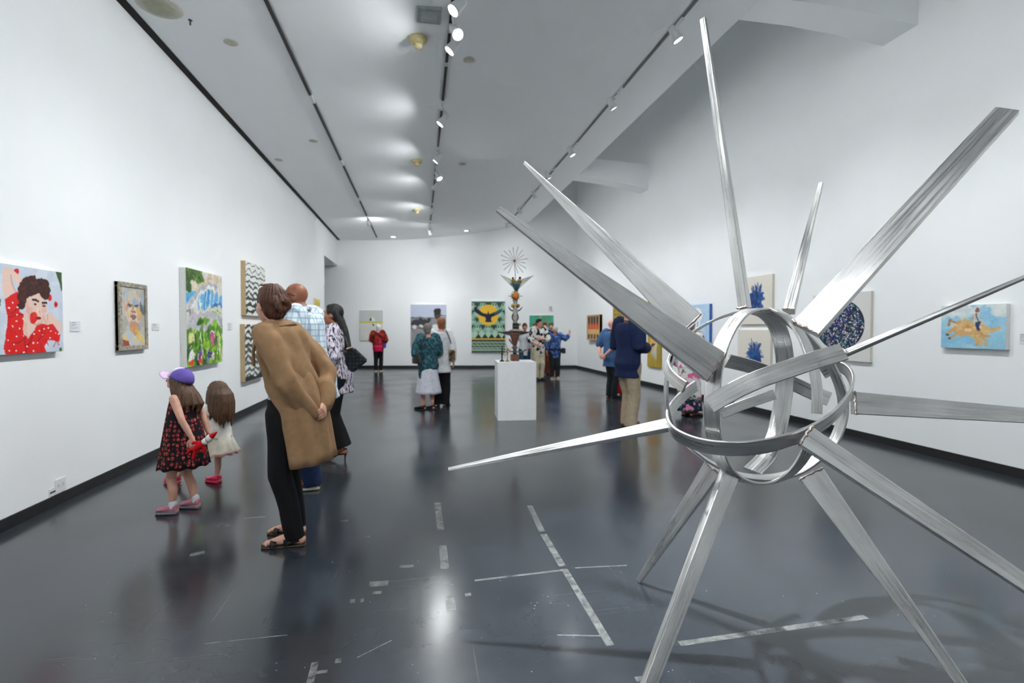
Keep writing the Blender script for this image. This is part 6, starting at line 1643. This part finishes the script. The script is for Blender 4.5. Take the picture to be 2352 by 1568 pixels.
# ---- men by the right wall
b1 = figure('bald man in a blue short-sleeved shirt, hands clasped behind his back', (1403, 914), 1.66, RAD(76), SK_P, voxel=.011, build=1.15, belly=.018, head=(.25, .0), arms={1: ((.05, -.06, -.17), (-.055, -.13, -.275)), -1: ((.05, -.07, -.17), (-.075, -.14, -.27))}, hand_dirs={1: (-.6, -.2, -.4), -1: (.6, -.2, -.4)}, hands=(.9, .9), hand_nrm={1: (0, -1, .2), -1: (0, -1, .2)}, feet={-1: (-.08, .02, -.1), 1: (.08, .02, .2)})
trousers(b1, CHAR, r=(.062, .052, .044, .042, .040)); top(b1, BLUEC, 'shirt', .024, .46, .06, .008, r=(.054, .054, .05, .04), fold=(.008, 18, .5)); shoes(b1, LEA_B, SOLE_B, L=.17)
mesh_obj('collar', *tube_vf([b1.neck + b1.U * .03 + b1.Xt * .060 * math.cos(a) + b1.Yt * (.060 * math.sin(a)) for a in np.linspace(PI / 2 + .5, PI * 2.5 - .5, 18)], .018, 10), BLUEC, b1.root, True)
blob('beard', [b1.HR((0, .05, -.075), (.055, .05, .045))], .008, HWHITE, b1.root, 2)
b2 = figure('man in a navy blazer and khaki trousers looking down at a phone', (1441, 982), 1.84, RAD(72), SK_P, voxel=.010, build=1.12, head=(.05, -.35), arms={1: ((.035, -.015, -.175), (-.03, .125, -.195)), -1: ((.035, .0, -.175), (-.06, .135, -.185))}, hand_dirs={1: (-.15, .9, .15), -1: (.15, .9, .25)}, hands=(.9, .8), feet={-1: (-.10, .08, -.05), 1: (.09, -.02, .15)}, hand_nrm={1: (1, -.1, .1)})
trousers(b2, KHAKI, r=(.064, .056, .048, .046, .044), fold=(.007, 22, .6)); top(b2, WHITEC, 'shirt', .010, .99, .0, 0, r=(.038, .034, .030, .026)); shoes(b2, LEA_R, SOLE_B, L=.17, W=.033)
top(b2, NAVY, 'blazer', .028, .93, .055, .012, r=(.056, .052, .048, .040), fold=(.006, 16, .5), voxel=.010, smooth=6)
for s in (-1, 1): ring_strap('lapel', [b2.neck + b2.U * .025 - b2.Yt * .05, b2.neck + b2.U * .012 + b2.Xt * s * .07 - b2.Yt * .005, b2.neck - b2.U * .06 + b2.Xt * s * .08 + b2.Yt * .105, b2.neck - b2.U * .20 + b2.Xt * s * .05 + b2.Yt * .150, b2.neck - b2.U * .30 + b2.Xt * s * .025 + b2.Yt * .152], .06, .010, NAVY, b2.root, b2.Hc + b2.U * b2.tl * .7)
ring_strap('shirt_front', [b2.neck - b2.U * .01 + b2.Yt * .055, b2.neck - b2.U * .08 + b2.Yt * .125, b2.neck - b2.U * .2 + b2.Yt * .146, b2.neck - b2.U * .32 + b2.Yt * .150], .085, .008, WHITEC, b2.root, b2.Hc + b2.U * b2.tl * .7)
cap_hair(b2, HGREY, grow=.006, voxel=.009)
pw_ = Matrix.Translation(b2.root.location) @ Matrix.Rotation(-RAD(72), 4, 'Z')
phn = tag(empty('phone'), 'black phone held out by the man in the navy blazer', 'phone'); phn.matrix_world = pw_ @ Matrix.Translation(Vector(b2.wri[1] + np.array([-.055, .125, .02]))) @ Matrix.Rotation(.6, 4, 'X')
box('case', (-.037, -.07, -.0045), (.037, .08, .0045), pm('phone_case', (.08, .08, .09), .4), phn, .004); box('screen', (-.034, -.066, .0044), (.034, .076, .0054), pm('phone_glass', (.25, .28, .30), .1), phn)
btl = tag(empty('drink_bottle'), 'tapered red drink bottle in the blazer man\'s other hand', 'bottle'); btl.matrix_world = pw_ @ Matrix.Translation(Vector(b2.wri[-1] + np.array([.03, .105, -.02])))
V, Fc = lathe_vf([(.034, -.06), (.035, -.05), (.034, .03), (.026, .07), (.017, .095)], 18); mesh_obj('bottle_body', V, Fc, pm('red_plastic', (.86, .10, .08), .35), btl, True)
V, Fc = lathe_vf([(.018, .093), (.018, .115), (.014, .118)], 16); mesh_obj('bottle_cap', V, Fc, pm('dark_red_plastic', (.70, .07, .06), .35), btl, True)
b3 = figure('person in deep red trousers standing beyond the two men', (1419, 907), 1.62, RAD(35), SK_L, voxel=.013)
trousers(b3, REDC, r=(.060, .056, .052, .052, .054)); top(b3, CHAR, 'top', .018, .95, .05); shoes(b3, LEA_B, SOLE_B); cap_hair(b3, HB, grow=.02, voxel=.009)
b4 = figure('woman in a white robe of pink flowers seen through the steel rings', (1582, 955), 1.60, RAD(60), SK_T, voxel=.011, build=1.1, feet={-1: (-.08, .02, -.1), 1: (.08, .0, .2)})
top(b4, FLOR_G, 'robe_top', .028, .85, .02, .0, r=(.056, .054, .052, .05)); skirt(b4, FLOR_G, .95, .30, .165, .20, 'robe', 6, .05, 72, (0, 0), 12, 5, .85); skirt(b4, FLOR_N, .60, .10, .15, .215, 'skirt', 8, .06, 72, (0, 0), 10, 6, .85); shoes(b4, pm('brown_clog', (.45, .28, .20), .5), SOLE_B, L=.165, W=.036)
cap_hair(b4, HGREY, grow=.02, voxel=.009)
COL.children.unlink(TMP); bpy.data.collections.remove(TMP)
